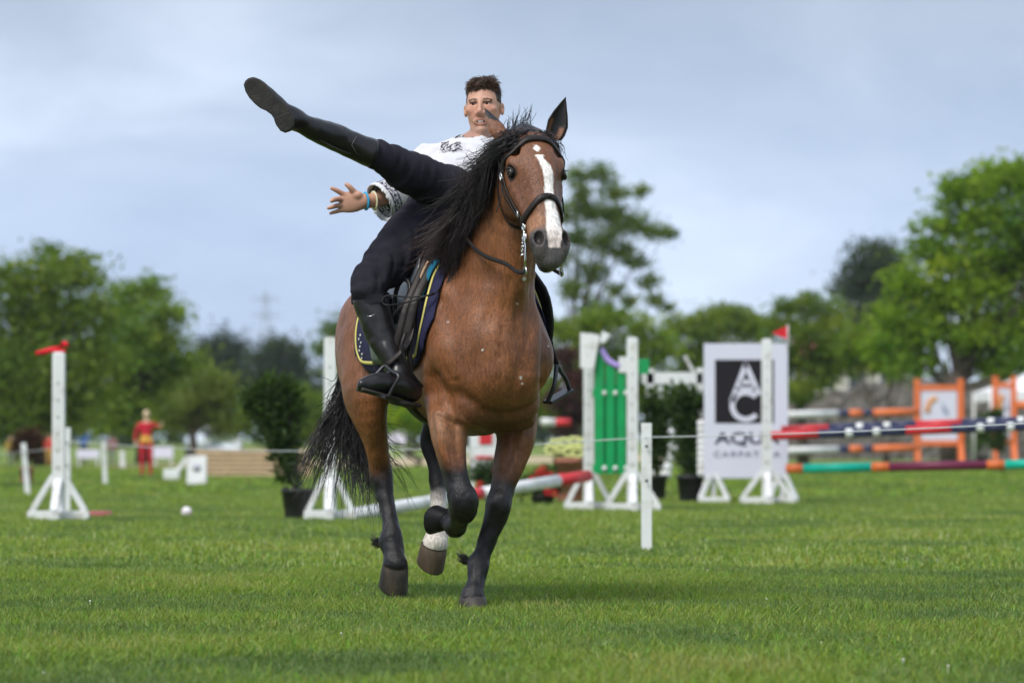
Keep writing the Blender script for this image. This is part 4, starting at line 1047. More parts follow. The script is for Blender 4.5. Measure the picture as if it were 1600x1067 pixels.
hchain([(0, .08, .018, .078, .032), (0, .2, .024, .07, .032), (0, .32, .006, .05, .032), (0, .45, 0, .044, .026), (0, .53, -.004, .042, .024)], k=0.03, sub=2)  # frontal plane
hchain([(0, .36, -.14, .042, .034), (0, .47, -.13, .048, .032), (0, .56, -.122, .05, .032), (0, .605, -.115, .044, .032)], k=0.025, sub=2)   # lower jaw, chin
for sx in (1, -1):
    hball(sx * .078, .215, -.15, (.04, .12, .09), k=0.035)                 # jowl
    hball(sx * .100, .15, -.012, (.034, .055, .032), k=0.035)                   # brow bone
    hchain([(sx * .106, .24, -.06, .013, .016), (sx * .090, .32, -.062, .011, .014), (sx * .074, .39, -.058, .008, .01)], k=0.03, sub=2)  # facial crest
    hball(sx * .054, .55, -.024, (.038, .06, .05), k=0.014)                    # nostril flare
    hball(sx * .136, .192, -.022, (.026, .034, .028), k=0.008, op='sub')       # eye socket
    hball(sx * .064, .556, .012, (.02, .036, .04), k=0.008, op='sub')         # nostril
    hball(sx * .05, .60, -.045, (.026, .032, .034), k=0.02)
    hball(sx * .03, .625, -.07, (.03, .02, .026), k=0.012)
    hball(sx * .09, .1, .0, (.02, .03, .02), k=0.03, op='sub')              # hollow above the eye
hchain([(.084, .565, -.108, .008, .008), (.05, .61, -.102, .008, .008), (0, .635, -.098, .009, .009), (-.05, .61, -.102, .008, .008), (-.084, .565, -.108, .008, .008)], k=0.012, sub=4, op='sub')           # mouth
hball(0, .628, -.118, (.036, .022, .022), k=0.012)
hchain([(.06, .64, -.098, .006, .007), (0, .655, -.092, .007, .009), (-.06, .64, -.098, .006, .007)], k=0.01, sub=3, op='sub')
# ---- legs (right = picture left)
RF = [row(HL(703, 640, .25), .105, .13), row(HL(702, 682, .30), .082, .10), row(HL(707, 720, .36), .064, .075), row(HL(714, 752, .40), .056, .062),
      row(HL(722, 778, .43), .066, .07), row(HL(723, 797, .40), .066, .06)]
RF2 = [row(HL(722, 800, .38), .055), row(HL(718, 812, .27), .044), row(HL(714, 818, .17), .044), row(HL(711, 821, .11), .056), row(HL(704, 816, .05), .046), row(HL(698, 809, .0), .05)]
LF = [row(HL(806, 640, .16), .10, .14), row(HL(806, 687, .2), .088, .11), row(HL(796, 722, .235), .073, .085), row(HL(786, 758, .26), .056, .066),
      row(HL(779, 790, .275), .06, .064), row(HL(772, 815, .272), .05, .055), row(HL(763, 842, .262), .042, .05), row(HL(753, 868, .258), .042, .05),
      row(HL(748, 884, .262), .052, .056), row(HL(744, 906, .285), .04, .043), row(HL(739, 924, .31), .05, .052), row(HL(738, 933, .32), .06, .06)]
RH = [row((.17, -.80, 1.22), .14, .23), row(HL(573, 612, -.68), .105, .17), row(HL(577, 650, -.66), .08, .125), row(HL(586, 690, -.69), .058, .085),
      row(HL(593, 725, -.735), .054, .07), row(HL(595, 742, -.735), .056, .066), row(HL(602, 775, -.695), .042, .048), row(HL(609, 808, -.645), .038, .044),
      row(HL(612, 838, -.6), .054, .056), row(HL(614, 853, -.585), .056, .058), row(HL(616, 868, -.555), .052, .054), row(HL(618, 882, -.54), .066, .062)]
LH = [row((-.16, -.78, 1.2), .13, .22), row((-.17, -.55, .97), .10, .14), row(HL(690, 640, -.62), .07, .10), row(HL(678, 672, -.70), .055, .075),
      row(HL(674, 692, -.72), .055, .064), row(HL(681, 725, -.66), .042, .048), row(HL(685, 762, -.62), .04, .045), row(HL(685, 800, -.575), .042, .048),
      row(HL(684, 826, -.55), .054, .056), row(HL(681, 842, -.53), .058, .058), row(HL(679, 850, -.515), .064, .06)]
for leg in (RF, RF2, LF, RH, LH): HF.chain(leg, k=0.022, sub=3)
HF.ball(HL(726, 782, .45), (.052, .035, .06), k=0.03)                       # bent knee cap
HF.ball(HL(781, 786, .325), (.046, .03, .055), k=0.03)
HF.chain([row(HL(608, 742, -.80), .02, .03), row(HL(601, 720, -.83), .018, .028), row(HL(590, 690, -.82), .012, .02)], k=0.03)   # hock tendons
HF.chain([row(HL(676, 700, -.80), .02, .03), row(HL(676, 676, -.80), .018, .025)], k=0.03)
HF.ball(HL(771, 735, .16), (.02, .022, .032), k=0.02)                       # chestnut
for p, r in ((HL(600, 848, -.63), .03), (HL(740, 876, .21), .03), (HL(690, 832, -.6), .03)): HF.ball(p, r, k=0.03)
# muscle lines of the forearms
HF.chain([row(HL(690, 650, .36), .035), row(HL(694, 700, .40), .03), row(HL(704, 735, .42), .018)], k=0.03)
HF.chain([row(HL(823, 650, .28), .035), row(HL(820, 700, .29), .03), row(HL(804, 745, .29), .018)], k=0.03)
HF.chain([(-.05, .50, 1.42, .11, .05), (-.045, .50, 1.25, .13, .05), (-.04, .49, 1.1, .09, .04)], k=0.05)
HV, HFc = HF.surface(2)
del HF.a
_qh = (HV - P0) @ HM.T
_m = np.where((_qh[:, 1] > -.0) & (HV[:, 1] > .6) & (HV[:, 2] > 1.4), 0.0, 1.0).astype(np.float32)
for _ in range(10): HV = relax(HV, HFc, .6, _m)
HN = vnormals(HV, HFc)
# fine relief: muscle, skin folds between leg and breast
_front = sstep(.0, .35, HN[:, 1]) * (HV[:, 1] > .05) * (HV[:, 2] < 1.75) * (HV[:, 2] > .62)
_dsp = vnoise(HV, 9.0, 3) * .0045
for pts_, w_, a_ in (
    (((836, 436), (825, 490), (818, 540), (814, 585)), .026, .016), (((850, 450), (842, 500), (836, 555), (838, 600)), .02, -.012),
    (((738, 450), (730, 500), (722, 550), (716, 600)), .03, .012), (((704, 470), (702, 540), (694, 600), (690, 640)), .022, -.012),
    (((788, 470), (784, 520), (790, 560), (781, 600), (776, 655)), .018, -.009), (((812, 606), (814, 612)), .042, .016), (((745, 596), (747, 606)), .046, .014),
    (((786, 648), (808, 642), (830, 626), (842, 600)), .013, -.013), (((768, 650), (742, 640), (718, 618), (708, 596)), .014, -.012),
    (((800, 668), (822, 662), (842, 646)), .010, -.011), (((668, 640), (696, 654), (730, 668), (752, 676)), .011, -.011),
    (((770, 440), (764, 500), (758, 560)), .012, -.006), (((800, 445), (801, 520), (798, 580)), .011, -.006),
    (((684, 660), (694, 690), (700, 722)), .007, .005), (((716, 665), (712, 700), (716, 730)), .008, -.005), (((820, 664), (816, 700), (802, 735)), .008, -.006), (((832, 660), (826, 700)), .007, .005)):
    q_ = np.array([HL(a, b, .42) for a, b in pts_])[:, [0, 2]]; best_ = np.full(len(HV), 9.0)
    for i_ in range(len(q_) - 1):
        ab_ = q_[i_ + 1] - q_[i_]; r_ = HV[:, [0, 2]] - q_[i_]; t_ = np.clip(r_ @ ab_ / ab_.dot(ab_), 0, 1); best_ = np.minimum(best_, np.linalg.norm(r_ - t_[:, None] * ab_, axis=1))
    _dsp = _dsp + a_ * np.exp(-.5 * (best_ / w_) ** 2) * _front
# thin skin creases and veins
_dsp = _dsp + vnoise(HV, 24.0, 31, 2) * .0045 * sstep(.66, .55, HV[:, 2]) - .004 * np.clip(1 - np.abs(vnoise(HV * np.array([16, 16, 2.5]), 1, 33)) * 5, 0, 1) * sstep(.60, .5, HV[:, 2])
_dsp = _dsp - .0022 * np.clip(1 - np.abs(vnoise(HV * np.array([7, 7, 3.]), 1, 21, 2)) * 9, 0, 1) * (HV[:, 2] < 1.5) * (HV[:, 2] > .7)
HV = (HV + HN * _dsp[:, None]).astype(np.float32)

# ---- coat colours
def seglen(P, A):
    A = np.asarray(A)[:, :3]; best = np.full(len(P), 9.0)
    for i in range(len(A) - 1):
        ab = A[i + 1] - A[i]; t = np.clip(((P - A[i]) @ ab) / ab.dot(ab), 0, 1)
        best = np.minimum(best, np.linalg.norm(P - A[i] - t[:, None] * ab, axis=1))
    return best
dl = np.stack([np.minimum(seglen(HV, RF), seglen(HV, RF2)), seglen(HV, LF), seglen(HV, RH), seglen(HV, LH)], 1)
own = dl.argmin(1); dmin = dl.min(1); z = HV[:, 2]
n1 = vnoise(HV, 5.0, 1, 3); n2 = vnoise(HV, 40.0, 2)
brown = np.array([.142, .053, .021]); red = np.array([.205, .077, .027]); dark = np.array([.065, .028, .018]); black = np.array([.008, .007, .008])
tan = np.array([.30, .15, .08]); white = np.array([.78, .74, .70]); grey = np.array([.085, .074, .074])
def lerp(C, c, m): return C + (np.asarray(c) - C) * np.clip(m, 0, 1)[:, None]
C = np.tile(brown, (len(HV), 1))
C = lerp(C, red, .5 + n1 * .9)
C = lerp(C, dark, sstep(.45, 1.0, vnoise(HV, 3.0, 9, 2) * .9 + .4) * .5)
C *= (1 + .22 * vnoise(HV * np.array([1, 1, .5]), 16, 17, 3))[:, None]
# underside of the breast and belly darker, a light patch above the forearm
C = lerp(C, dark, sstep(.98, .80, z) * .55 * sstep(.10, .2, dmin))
C = lerp(C, tan, (sstep(.72, .80, z) - sstep(.84, .94, z)) * (own == 0) * (dmin < .17) * .5)
thr = np.choose(own, [.66 + n1 * .05, .60 + n1 * .06, .62 + n1 * .06, .92 + n1 * .03])
wid = np.choose(own, [.07, .12, .08, .1])
C = lerp(C, black, sstep(1, 0, (z - thr) / wid + .5) * (z < 1.0))
C = lerp(C, np.array([.55, .5, .46]), (own == 3) * sstep(.55, .47, z + n1 * .03 + n2 * .02))
C = lerp(C, np.array([.62, .57, .5]) , (own == 3) * sstep(.40, .36, z))
# head
Q = (HV - P0) @ HM.T; lat, tt, nn = Q[:, 0], Q[:, 1], Q[:, 2]
head = (tt > -.02) & (HV[:, 1] > .62) & (z > 1.45) & (nn > -.26)
C = np.where(head[:, None], lerp(C, [.135, .053, .028], .5 + n1 * .4), C)
C = np.where(head[:, None], lerp(C, tan, sstep(.40, .45, tt) * sstep(.54, .48, tt) * sstep(.02, .05, np.abs(lat)) * .75), C)
C = np.where(head[:, None], lerp(C, grey, sstep(.475, .53, tt + n1 * .02)), C)
C = np.where(head[:, None], lerp(C, [.03, .024, .024], sstep(.050, .030, np.hypot((tt - .557), (np.abs(lat) - .062)) * 1.0) * .9), C)
for sx in (1, -1):
    de = np.sqrt((lat - sx * .124) ** 2 + (tt - .192) ** 2 + (nn + .02) ** 2)
    C = np.where(head[:, None], lerp(C, black, sstep(.044, .026, de)), C)
# blaze: a diamond, a gap, then a widening stripe that shifts to the horse's left
bl_t = [.10, .14, .152, .165, .195, .23, .27, .33, .38, .44, .51, .56, .61]
bl_c = [.004, .002, .006, .004, -.012, -.022, -.022, -.014, -.012, -.014, -.010, -.004, .0]
bl_w = [.0, .018, .02, .013, .024, .026, .023, .022, .025, .032, .038, .034, .022]
cen = np.interp(tt, bl_t, bl_c); w = np.interp(tt, bl_t, bl_w)
dia = np.abs(tt - .112) / .024 + np.abs(lat - .012) / .019
stripe = np.where(tt > .148, (w - np.abs(lat - cen + n2 * .003)) / .006, -1)
m = np.maximum(np.clip(stripe + .5, 0, 1), np.clip((1 - dia) * 5, 0, 1)) * head * (nn > -.075) * (tt < .60)
C = lerp(C, white, m * (1 - sstep(.5, .6, tt) * .15))
C = lerp(C, [.5, .33, .28], m * sstep(.46, .6, tt) * .5)
C = np.where(head[:, None], lerp(C, [.035, .03, .03], sstep(-.075, -.10, nn) * sstep(.5, .56, tt)), C)
C = lerp(C, black, sstep(.075, .045, seglen(HV, [(-.07, .58, 2.08), (-.06, .50, 2.03), (-.05, .38, 1.96), (-.03, .2, 1.83), (0, .02, 1.68)])) * (z > 1.6))
C = np.where(head[:, None], lerp(C, black, sstep(.03, -.01, tt) * (nn > -.06)), C)
C = lerp(C, black, sstep(.095, .07, np.hypot(HV[:, 0] + .072, (HV[:, 1] - .62) * .7)) * (z > 2.02))
C = np.where(head[:, None], lerp(C, [.42, .30, .27], sstep(.02, .008, np.hypot(lat + .012, nn + .122)) * (tt > .6)), C)
C = np.where(head[:, None], lerp(C, [.012, .010, .010], sstep(.010, .004, np.abs(nn + .095)) * (tt > .60) * .9), C)
C *= (1 + n2 * .10)[:, None]
# flecks of foam thrown onto the breast
for px_, py_, r_ in ((801, 438, .012), (794, 477, .005), (716, 502, .004), (800, 590, .010), (803, 600, .008), (849, 510, .005), (841, 527, .008), (862, 540, .006), (745, 548, .004)):
    f_ = HL(px_, py_, .5)
    d_ = np.hypot(HV[:, 0] - f_[0] + n2 * .004, HV[:, 2] - f_[2] + vnoise(HV, 60, 8) * .004) * np.where(HV[:, 1] > .25, 1, 9)
    C = lerp(C, [.6, .57, .52], sstep(r_, r_ * .5, d_))

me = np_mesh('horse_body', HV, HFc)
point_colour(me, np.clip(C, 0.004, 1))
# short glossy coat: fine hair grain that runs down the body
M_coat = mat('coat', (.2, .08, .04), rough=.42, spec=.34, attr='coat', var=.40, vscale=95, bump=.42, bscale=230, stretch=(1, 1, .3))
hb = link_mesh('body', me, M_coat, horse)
from mathutils.bvhtree import BVHTree
HB = BVHTree.FromPolygons([Vector(v) for v in HV.tolist()], [tuple(f) for f in HFc.tolist()])
def snap(p, off=0.0):
    q, n, i, d = HB.find_nearest(Vector(p)); 
    nn_ = Vector(HN[HFc[i][0]].tolist())
    return q + nn_ * off

# ---- eyes
M_eye = mat('horse_eye', (.012, .007, .006), rough=.12, spec=.35)
M_dark = mat('dark_skin', (.02, .016, .016), rough=.5)
for sx in (1, -1):
    mb = MB(); ux, uy, uz = Vector(hl), Vector(hh), Vector(hn)
    Me = Matrix((ux, uy, uz)).transposed()
    prof = [(0.0001, -.0215)] + [(.0215 * math.sin(a), -.0215 * math.cos(a)) for a in np.linspace(.2, math.pi - .2, 10)] + [(0.0001, .0215)]
    mb.lathe(prof, HP(sx * .119, .192, -.022), 18, M=Me)
    mb.build('eye', M_eye, horse)
    # lids
    mb = MB()
    for k, (t0, bulge) in enumerate(((-.026, -.012), (.024, .010))):
        pts = []
        for u in np.linspace(-1, 1, 9):
            pts.append(HP(sx * (.1325 - .010 * u * u - .004 * max(0, -u)), .192 + t0 * (1 - u * u) * .8 + u * .004, -.022 + u * .028 ))
        mb.tube(pts, [.003 + .004 * (1 - u * u) for u in np.linspace(-1, 1, 9)], 8)
    # lashes
    mb.tube([HP(sx * .136, .176, -.02), HP(sx * .156, .172, -.012)], [.003, .0008], 5)
    mb.build('eyelid', M_dark, horse)

# ---- ears: a cupped leaf shape, thick edge, dark inside
def ear(base, tip, face, w, outer=False):
    base, tip, face = Vector(base), Vector(tip), Vector(face)
    ax = tip - base; L = ax.length; ax.normalize(); face = (face - ax * face.dot(ax)).normalized(); sd = ax.cross(face)
    V = []; F = []; Cc = []; NU, NV = 15, 16
    for lay in (0, 1):
        for i in range(NV):
            t = i / (NV - 1)
            wd = w * (np.interp(t, [0, .12, .35, .6, .85, 1], [.72, .88, 1.0, .78, .38, .03]))
            cup = np.interp(t, [0, .2, .6, 1], [2.7, 2.3, 1.7, 1.2])
            for j in range(NU):
                u = (j / (NU - 1) * 2 - 1); a = u * cup / 2 * 1.15
                r = wd * .62
                th = .0 if lay == 0 else .010 * (1 - t * .7)
                p = base + ax * (t * L) + sd * ((r - th) * math.sin(a) * 1.05) - face * ((r - th) * (math.cos(a) - .35))
                p += face * (.03 * math.sin(t * 3.0) * .4)
                V.append(p)
                inner = lay == 1
                edge = (t > .52 + .25 * u) if outer else (abs(u) > .78 or t > .7)
                Cc.append((.012, .010, .011) if (inner and t > .1 and not (u < -.35 and t < .45) and not (u > .35 and t < .3)) else ((.014, .011, .012) if edge else (.17, .07, .035)))
    n = NU * NV
    for i in range(NV - 1):
        for j in range(NU - 1):
            a = i * NU + j
            F.append((a, a + 1, a + NU + 1, a + NU)); F.append((n + a + 1, n + a, n + a + NU, n + a + NU + 1))
    for i in range(NV - 1):
        for j in (0, NU - 1):
            a = i * NU + j; F.append((a, a + NU, n + a + NU, n + a))
    for j in range(NU - 1):
        a = (NV - 1) * NU + j; F.append((a, a + 1, n + a + 1, n + a))
    m_ = bpy.data.meshes.new('ear'); m_.from_pydata([tuple(v) for v in V], [], F)
    m_.polygons.foreach_set('use_smooth', [True] * len(F)); point_colour(m_, np.array(Cc)); m_.update()
    return link_mesh('ear', m_, M_coat, horse)
ear(HL(786, 213, .66), HL(757, 168, .60), (.30, -.92, .1), .074, True)
ear(HL(864, 215, .67), HL(884, 151, .66), (-.05, .95, .25), .084)

# ---- hooves
M_hoof = mat('hoof_horn', (.030, .025, .021), rough=.62, var=.5, vscale=14, bump=.5, bscale=40, stretch=(1, 1, .2), dirt=((.085, .065, .04), .6, 11))
M_hoofd = mat('dark_hoof_horn', (.010, .009, .010), rough=.55, spec=.2, var=.4, vscale=20, bump=.4, bscale=50)
def hoof(top, ax, toe, r0, r1, h, m_):
    """top = centre of the coronet, ax = direction down, toe = direction of the toe"""
    ax = Vector(ax).normalized(); toe = Vector(toe); toe = (toe - ax * toe.dot(ax)).normalized(); sd = ax.cross(toe)
    mb = MB(); n = 22; vs = []; fs = []
    rings = [(0.0, r0 * .92), (.06, r0), (.35, r0 + (r1 - r0) * .45), (.95, r1), (1.0, r1 * .97), (1.0, r1 * .80), (.93, r1 * .72)]
    for t, r in rings:
        for k in range(n):
            a = 2 * math.pi * k / n; ca = math.cos(a)
            l = r * (1.0 if ca > 0 else .82); sl = .35 * h * t if ca > 0 else .12 * h * t
            vs.append(Vector(top) + ax * (h * t * (1 if ca > 0 else 1 - .12 * -ca)) + toe * (ca * l + sl * max(ca, 0)) + sd * (math.sin(a) * r))
    for i in range(len(rings) - 1):
        for k in range(n):
            k2 = (k + 1) % n; fs.append((i * n + k, i * n + k2, (i + 1) * n + k2, (i + 1) * n + k))
    fs.append(tuple(range(n))); fs.append(tuple((len(rings) - 1) * n + k for k in range(n)))
    mb.add(vs, fs, 0, True); return mb.build('hoof', m_, horse)
hoof(HL(618, 880, -.535), (-.04, -.5, -1), (0, 1, .0), .062, .068, .128, M_hoof)
hoof(HL(679, 849, -.512), (.04, -.6, -1), (0, 1, 0), .064, .066, .112, mat('pale_hoof_horn', (.085, .06, .038), rough=.6, var=.45, vscale=16, bump=.4, bscale=50, stretch=(1, 1, .2)))
hoof(HL(738, 931, .315), (0, .1, -1), (0, 1, 0), .060, .070, .075, M_hoof)
hoof(HL(700, 811, .02), (.42, -.88, .2), (.1, -.2, -1), .05, .06, .10, M_hoofd)

# ---- hair
M_mane = mat('mane_hair', (.010, .008, .009), rough=.38, spec=.3, attr='coat')
def strands(name, paths, r0, r1, cols, parent, m_=None):
    """paths: (n, k, 3) -> one mesh of thin three-sided hairs"""
    P = np.asarray(paths, np.float32); n, k, _ = P.shape
    T_ = np.gradient(P, axis=1); T_ /= np.maximum(np.linalg.norm(T_, axis=2, keepdims=True), 1e-9)
    ref = np.array([.31, .2, .93], np.float32); X = np.cross(T_, ref); X /= np.maximum(np.linalg.norm(X, axis=2, keepdims=True), 1e-9); Y_ = np.cross(T_, X)
    rr = np.linspace(1, 0, k) ** .6
    rad = (r1 + (np.asarray(r0).reshape(-1, 1) - r1) * rr[None])[..., None]
    ring = np.stack([P + (X * math.cos(a) + Y_ * math.sin(a)) * rad for a in (0.3, 2.4, 4.5)], 2)
    V = ring.reshape(-1, 3)
    base = (np.arange(n)[:, None, None] * k + np.arange(k - 1)[None, :, None]) * 3
    j = np.arange(3)[None, None]; j2 = (j + 1) % 3
    F = np.stack([base + j, base + j2, base + 3 + j2, base + 3 + j], -1).reshape(-1, 4)
    m0 = np_mesh(name, V, F); point_colour(m0, np.repeat(np.asarray(cols, np.float32).reshape(n * k, 3), 3, 0))
    return link_mesh(name, m0, m_ or M_mane, parent)

def hair_from_guides(guides, n, k, spread, tipspread, frizz, seed, clump=0):
    """guides: (g, c, 3) control rows ordered along the root line; hairs are blended between neighbours"""
    rg = np.random.default_rng(seed); G = np.stack([crom(g, max(1, k // (len(g) - 1)))for g in guides])
    kk = G.shape[1]; u = rg.random(n) * (len(G) - 1)
    if clump: u = np.floor(u * clump) / clump + rg.normal(0, .25 / clump, n); u = np.clip(u, 0, len(G) - 1.001)
    i = np.clip(u.astype(int), 0, len(G) - 2); f = (u - i)[:, None, None]
    P = G[i] * (1 - f) + G[i + 1] * f
    s = np.linspace(0, 1, kk)[None, :, None]
    ln = (1 - rg.random(n) ** 2 * .55)[:, None, None]
    P = P[:, :1] + (P - P[:, :1]) * (1 - s + s * ln)
    cid = (u * (clump or 3) * 3 + rg.random(n) * 2).astype(int); crand = rg.normal(0, 1, (cid.max() + 1, 3))
    off = rg.normal(0, 1, (n, 1, 3)) * spread + (rg.normal(0, 1, (n, 1, 3)) * .38 + crand[cid][:, None] * .95) * tipspread * s ** 1.4
    ph = rg.random((n, 1, 3)) * 6.28; fr = rg.uniform(3, 9, (n, 1, 1))
    off = off + np.sin(s * fr + ph) * frizz * s
    return P + off, rg

# mane: root line along the crest, blown to the horse's right
crest = [(.58, 2.10, -.07), (.50, 2.055, -.06), (.38, 1.98, -.05), (.26, 1.89, -.04), (.14, 1.79, -.02), (.02, 1.72, 0), (-.10, 1.66, 0)]
ends = [HL(735, 276, .50), HL(728, 296, .42), HL(712, 322, .36), HL(694, 352, .30), HL(672, 384, .24), HL(680, 398, .12), HL(694, 412, .02)]
bulge = [HL(777, 246, .56), HL(764, 252, .50), HL(752, 270, .44), HL(741, 294, .36), HL(728, 330, .30), HL(722, 360, .22), HL(718, 385, .12)]
gd = []
for (f, z_, x_), b_, e_ in zip(crest, bulge, ends):
    r_ = np.array([x_, f, z_]); m_ = np.array(b_); e2 = np.array(e_)
    gd.append([r_, r_ * .55 + m_ * .45 + np.array([0, 0, .05]), m_, m_ * .45 + e2 * .55 - np.array([0, 0, .01]), e2])
mane_p, rg_ = hair_from_guides(gd, 1900, 16, .012, .05, .024, 11, 5)
# a second fall that hugs the neck
gd2 = []
for (f, z_, x_) in crest:
    r_ = np.array([x_, f, z_])
    gd2.append([r_, r_ + (.09, .02, .0), r_ + (.155, .03, -.12), r_ + (.185, .03, -.26), r_ + (.20, .015, -.36 - .05 * math.sin(f * 9))])
mane2, _ = hair_from_guides(gd2, 1900, 16, .012, .024, .012, 12, 7)
HAND = HL(725, 325, .54)          # where the rider grips the mane
allp = np.concatenate([mane_p, mane2])
allp = allp[np.linalg.norm((allp - HAND) * np.array([1, .22, 1]), axis=2).min(1) > .052]
sg = np.linspace(0, 1, allp.shape[1])[None, :, None]
cv = rg_.random((len(allp), 1, 1))
mc = np.array([.010, .0075, .0078]) * (.4 + 1.6 * cv ** 2) + np.array([.075, .034, .026]) * np.clip(sg * 1.6 - .75, 0, 1) * (.25 + .75 * cv) * np.clip((1.92 - allp[:, :1, 2:3]) * 6, .12, 1)
strands('mane', allp, .0015 + .0009 * rg_.random(len(allp)), .0005, mc, horse)
# forelock: dark hair between the ears swept to its right
gd3 = []
for x0, dx in ((.03, .06), (-.0, .07), (-.04, .08), (-.08, .09), (-.12, .08), (-.15, .06)):
    r_ = np.array([x0, .66, 2.095]);
    gd3.append([r_, r_ + (.01, .05, .015), r_ + (dx * .35, .085, .002), r_ + (dx * .9, .075, -.015), r_ + (dx * 1.5, .03, -.04)])
gd3.append([np.array([-.16, .66, 2.09]), np.array([-.175, .70, 2.09]), np.array([-.19, .72, 2.07]), np.array([-.20, .72, 2.04]), np.array([-.205, .71, 2.01])])
for x0 in (-.17, -.13, -.09, -.05, -.01, .03):
    r_ = np.array([x0, .59, 2.085 - abs(x0 + .07) * .25]); gd3.append([r_, r_ + (.0, .03, .035), r_ + (.004, .07, .040), r_ + (.012, .115, .022), r_ + (.03, .145, -.02)])
fl, _ = hair_from_guides(gd3, 2000, 14, .018, .02, .008, 13, 4)
wisp, _ = hair_from_guides([[np.array([-.05, .64, 2.10]), np.array([-.07, .63, 2.15]), np.array([-.10, .62, 2.17]), np.array([-.14, .62, 2.21])],
                            [np.array([-.0, .62, 2.10]), np.array([0, .6, 2.13]), np.array([.0, .6, 2.15]), np.array([-.01, .6, 2.17])],
                            [np.array([-.1, .62, 2.10]), np.array([-.12, .6, 2.14]), np.array([-.14, .6, 2.2]), np.array([-.15, .6, 2.26])]], 70, 14, .012, .02, .01, 14)
kk = min(fl.shape[1], wisp.shape[1])
flp = np.concatenate([fl[:, :kk], wisp[:, :kk]])
strands('forelock', flp, .0022, .0006, np.array([.013, .011, .012]) * (.6 + rg_.random((len(flp), 1, 1))) * np.ones((1, kk, 1)), horse)
# tail
dock = np.array([.02, -1.20, 1.34])
gt = []
tail_ends = [HL(470, 745, -1.25), HL(486, 758, -1.2), HL(524, 738, -1.2), HL(566, 790, -1.1), HL(585, 765, -1.1), HL(560, 800, -1.1), HL(630, 772, -.98)]
tail_mid = [HL(523, 650, -1.3), HL(530, 655, -1.3), HL(540, 660, -1.28), HL(555, 690, -1.25), HL(562, 700, -1.2), HL(560, 700, -1.2), HL(585, 720, -1.1)]
for m_, e_ in zip(tail_mid, tail_ends):
    up = np.array(HL(550, 590, -1.3))
    gt.append([dock, dock + (.02, -.10, .02), up * .8 + m_ * .2, m_, m_ * .45 + np.array(e_) * .55 + (.0, 0, .02), np.array(e_)])
tl, rg2 = hair_from_guides(gt, 950, 18, .02, .06, .022, 15, 4)
strands('tail', tl, .0022 + .0008 * rg2.random(len(tl)), .0007, np.array([.008, .007, .008]) * (.5 + rg2.random((len(tl), 1, 1))) * np.ones((1, tl.shape[1], 1)), horse)
# fetlock feather
ff = []
for p, d in ((HL(741, 880, .20), (.06, -.05, .05)), (HL(598, 848, -.66), (.04, -.03, .02))):
    p = np.array(p); d = np.array(d)
    g = [[p + (o, 0, o), p + (o, 0, o) + d * .35, p + (o, 0, o) + d * .7 + (0, 0, -.006), p + d * (1 + 9 * o) + (0, 0, o)] for o in (-.012, 0, .012)]
    q, _ = hair_from_guides(g, 90, 9, .006, .012, .004, 16); ff.append(q)
ff = np.concatenate(ff)
strands('fetlock_hair', ff, .002, .0006, np.full((len(ff), ff.shape[1], 3), .012), horse)['kind'] = 'stuff'
# ================================================================== bridle and saddle
M_leather = mat('dark_leather', (.014, .010, .009), rough=.45, spec=.25, var=.35, vscale=40, bump=.15, bscale=180)
M_blackl = mat('black_leather', (.008, .0075, .008), rough=.42, spec=.28, var=.3, vscale=16, bump=.15, bscale=60)
M_grey = mat('sheen_leather', (.075, .088, .105), rough=.33, spec=.55, var=.4, vscale=12, bump=.2, bscale=30)  # blue-grey sheen of the black leather put into the base colour
M_steel = mat('steel', (.62, .62, .63), rough=.22, metal=1.0)
M_navy = mat('navy_cloth', (.012, .012, .050), rough=.85, bump=.3, bscale=120, var=.25, vscale=20)
M_piping = mat('yellow_piping', (.62, .55, .16), rough=.7)
M_turq = mat('turquoise_cloth', (.0, .14, .24), rough=.8, bump=.2, bscale=90)
M_tan = mat('tan_leather', (.42, .27, .16), rough=.6)

def strap(mb, pts, nrm, w, th, mi=0, dens=6):
    P = crom(np.array([list(p) for p in pts]), dens); Nn = crom(np.array([list(n) for n in nrm]), dens)
    n = len(P); vs = []; fs = []
    prof = [(-1, 0), (-.8, .75), (-.3, 1), (.3, 1), (.8, .75), (1, 0), (.8, -.6), (-.8, -.6)]
    for i in range(n):
        t = P[min(i + 1, n - 1)] - P[max(i - 1, 0)]; t /= max(np.linalg.norm(t), 1e-9)
        u = Nn[i] - t * Nn[i].dot(t); u /= max(np.linalg.norm(u), 1e-9); s = np.cross(t, u)
        for a, b in prof: vs.append(P[i] + s * a * w / 2 + u * b * th / 2)
    m = len(prof)
    for i in range(n - 1):
        for k in range(m): fs.append((i * m + k, i * m + (k + 1) % m, (i + 1) * m + (k + 1) % m, (i + 1) * m + k))
    fs.append(tuple(range(m))); fs.append(tuple((n - 1) * m + k for k in range(m)))
    mb.add(vs, fs, mi, True)

def on_skin(p, off):
    q, n, i, d = HB.find_nearest(Vector(p)); n_ = Vector(HN[HFc[i][0]].tolist())
    return np.array(q + n_ * off), np.array(n_)

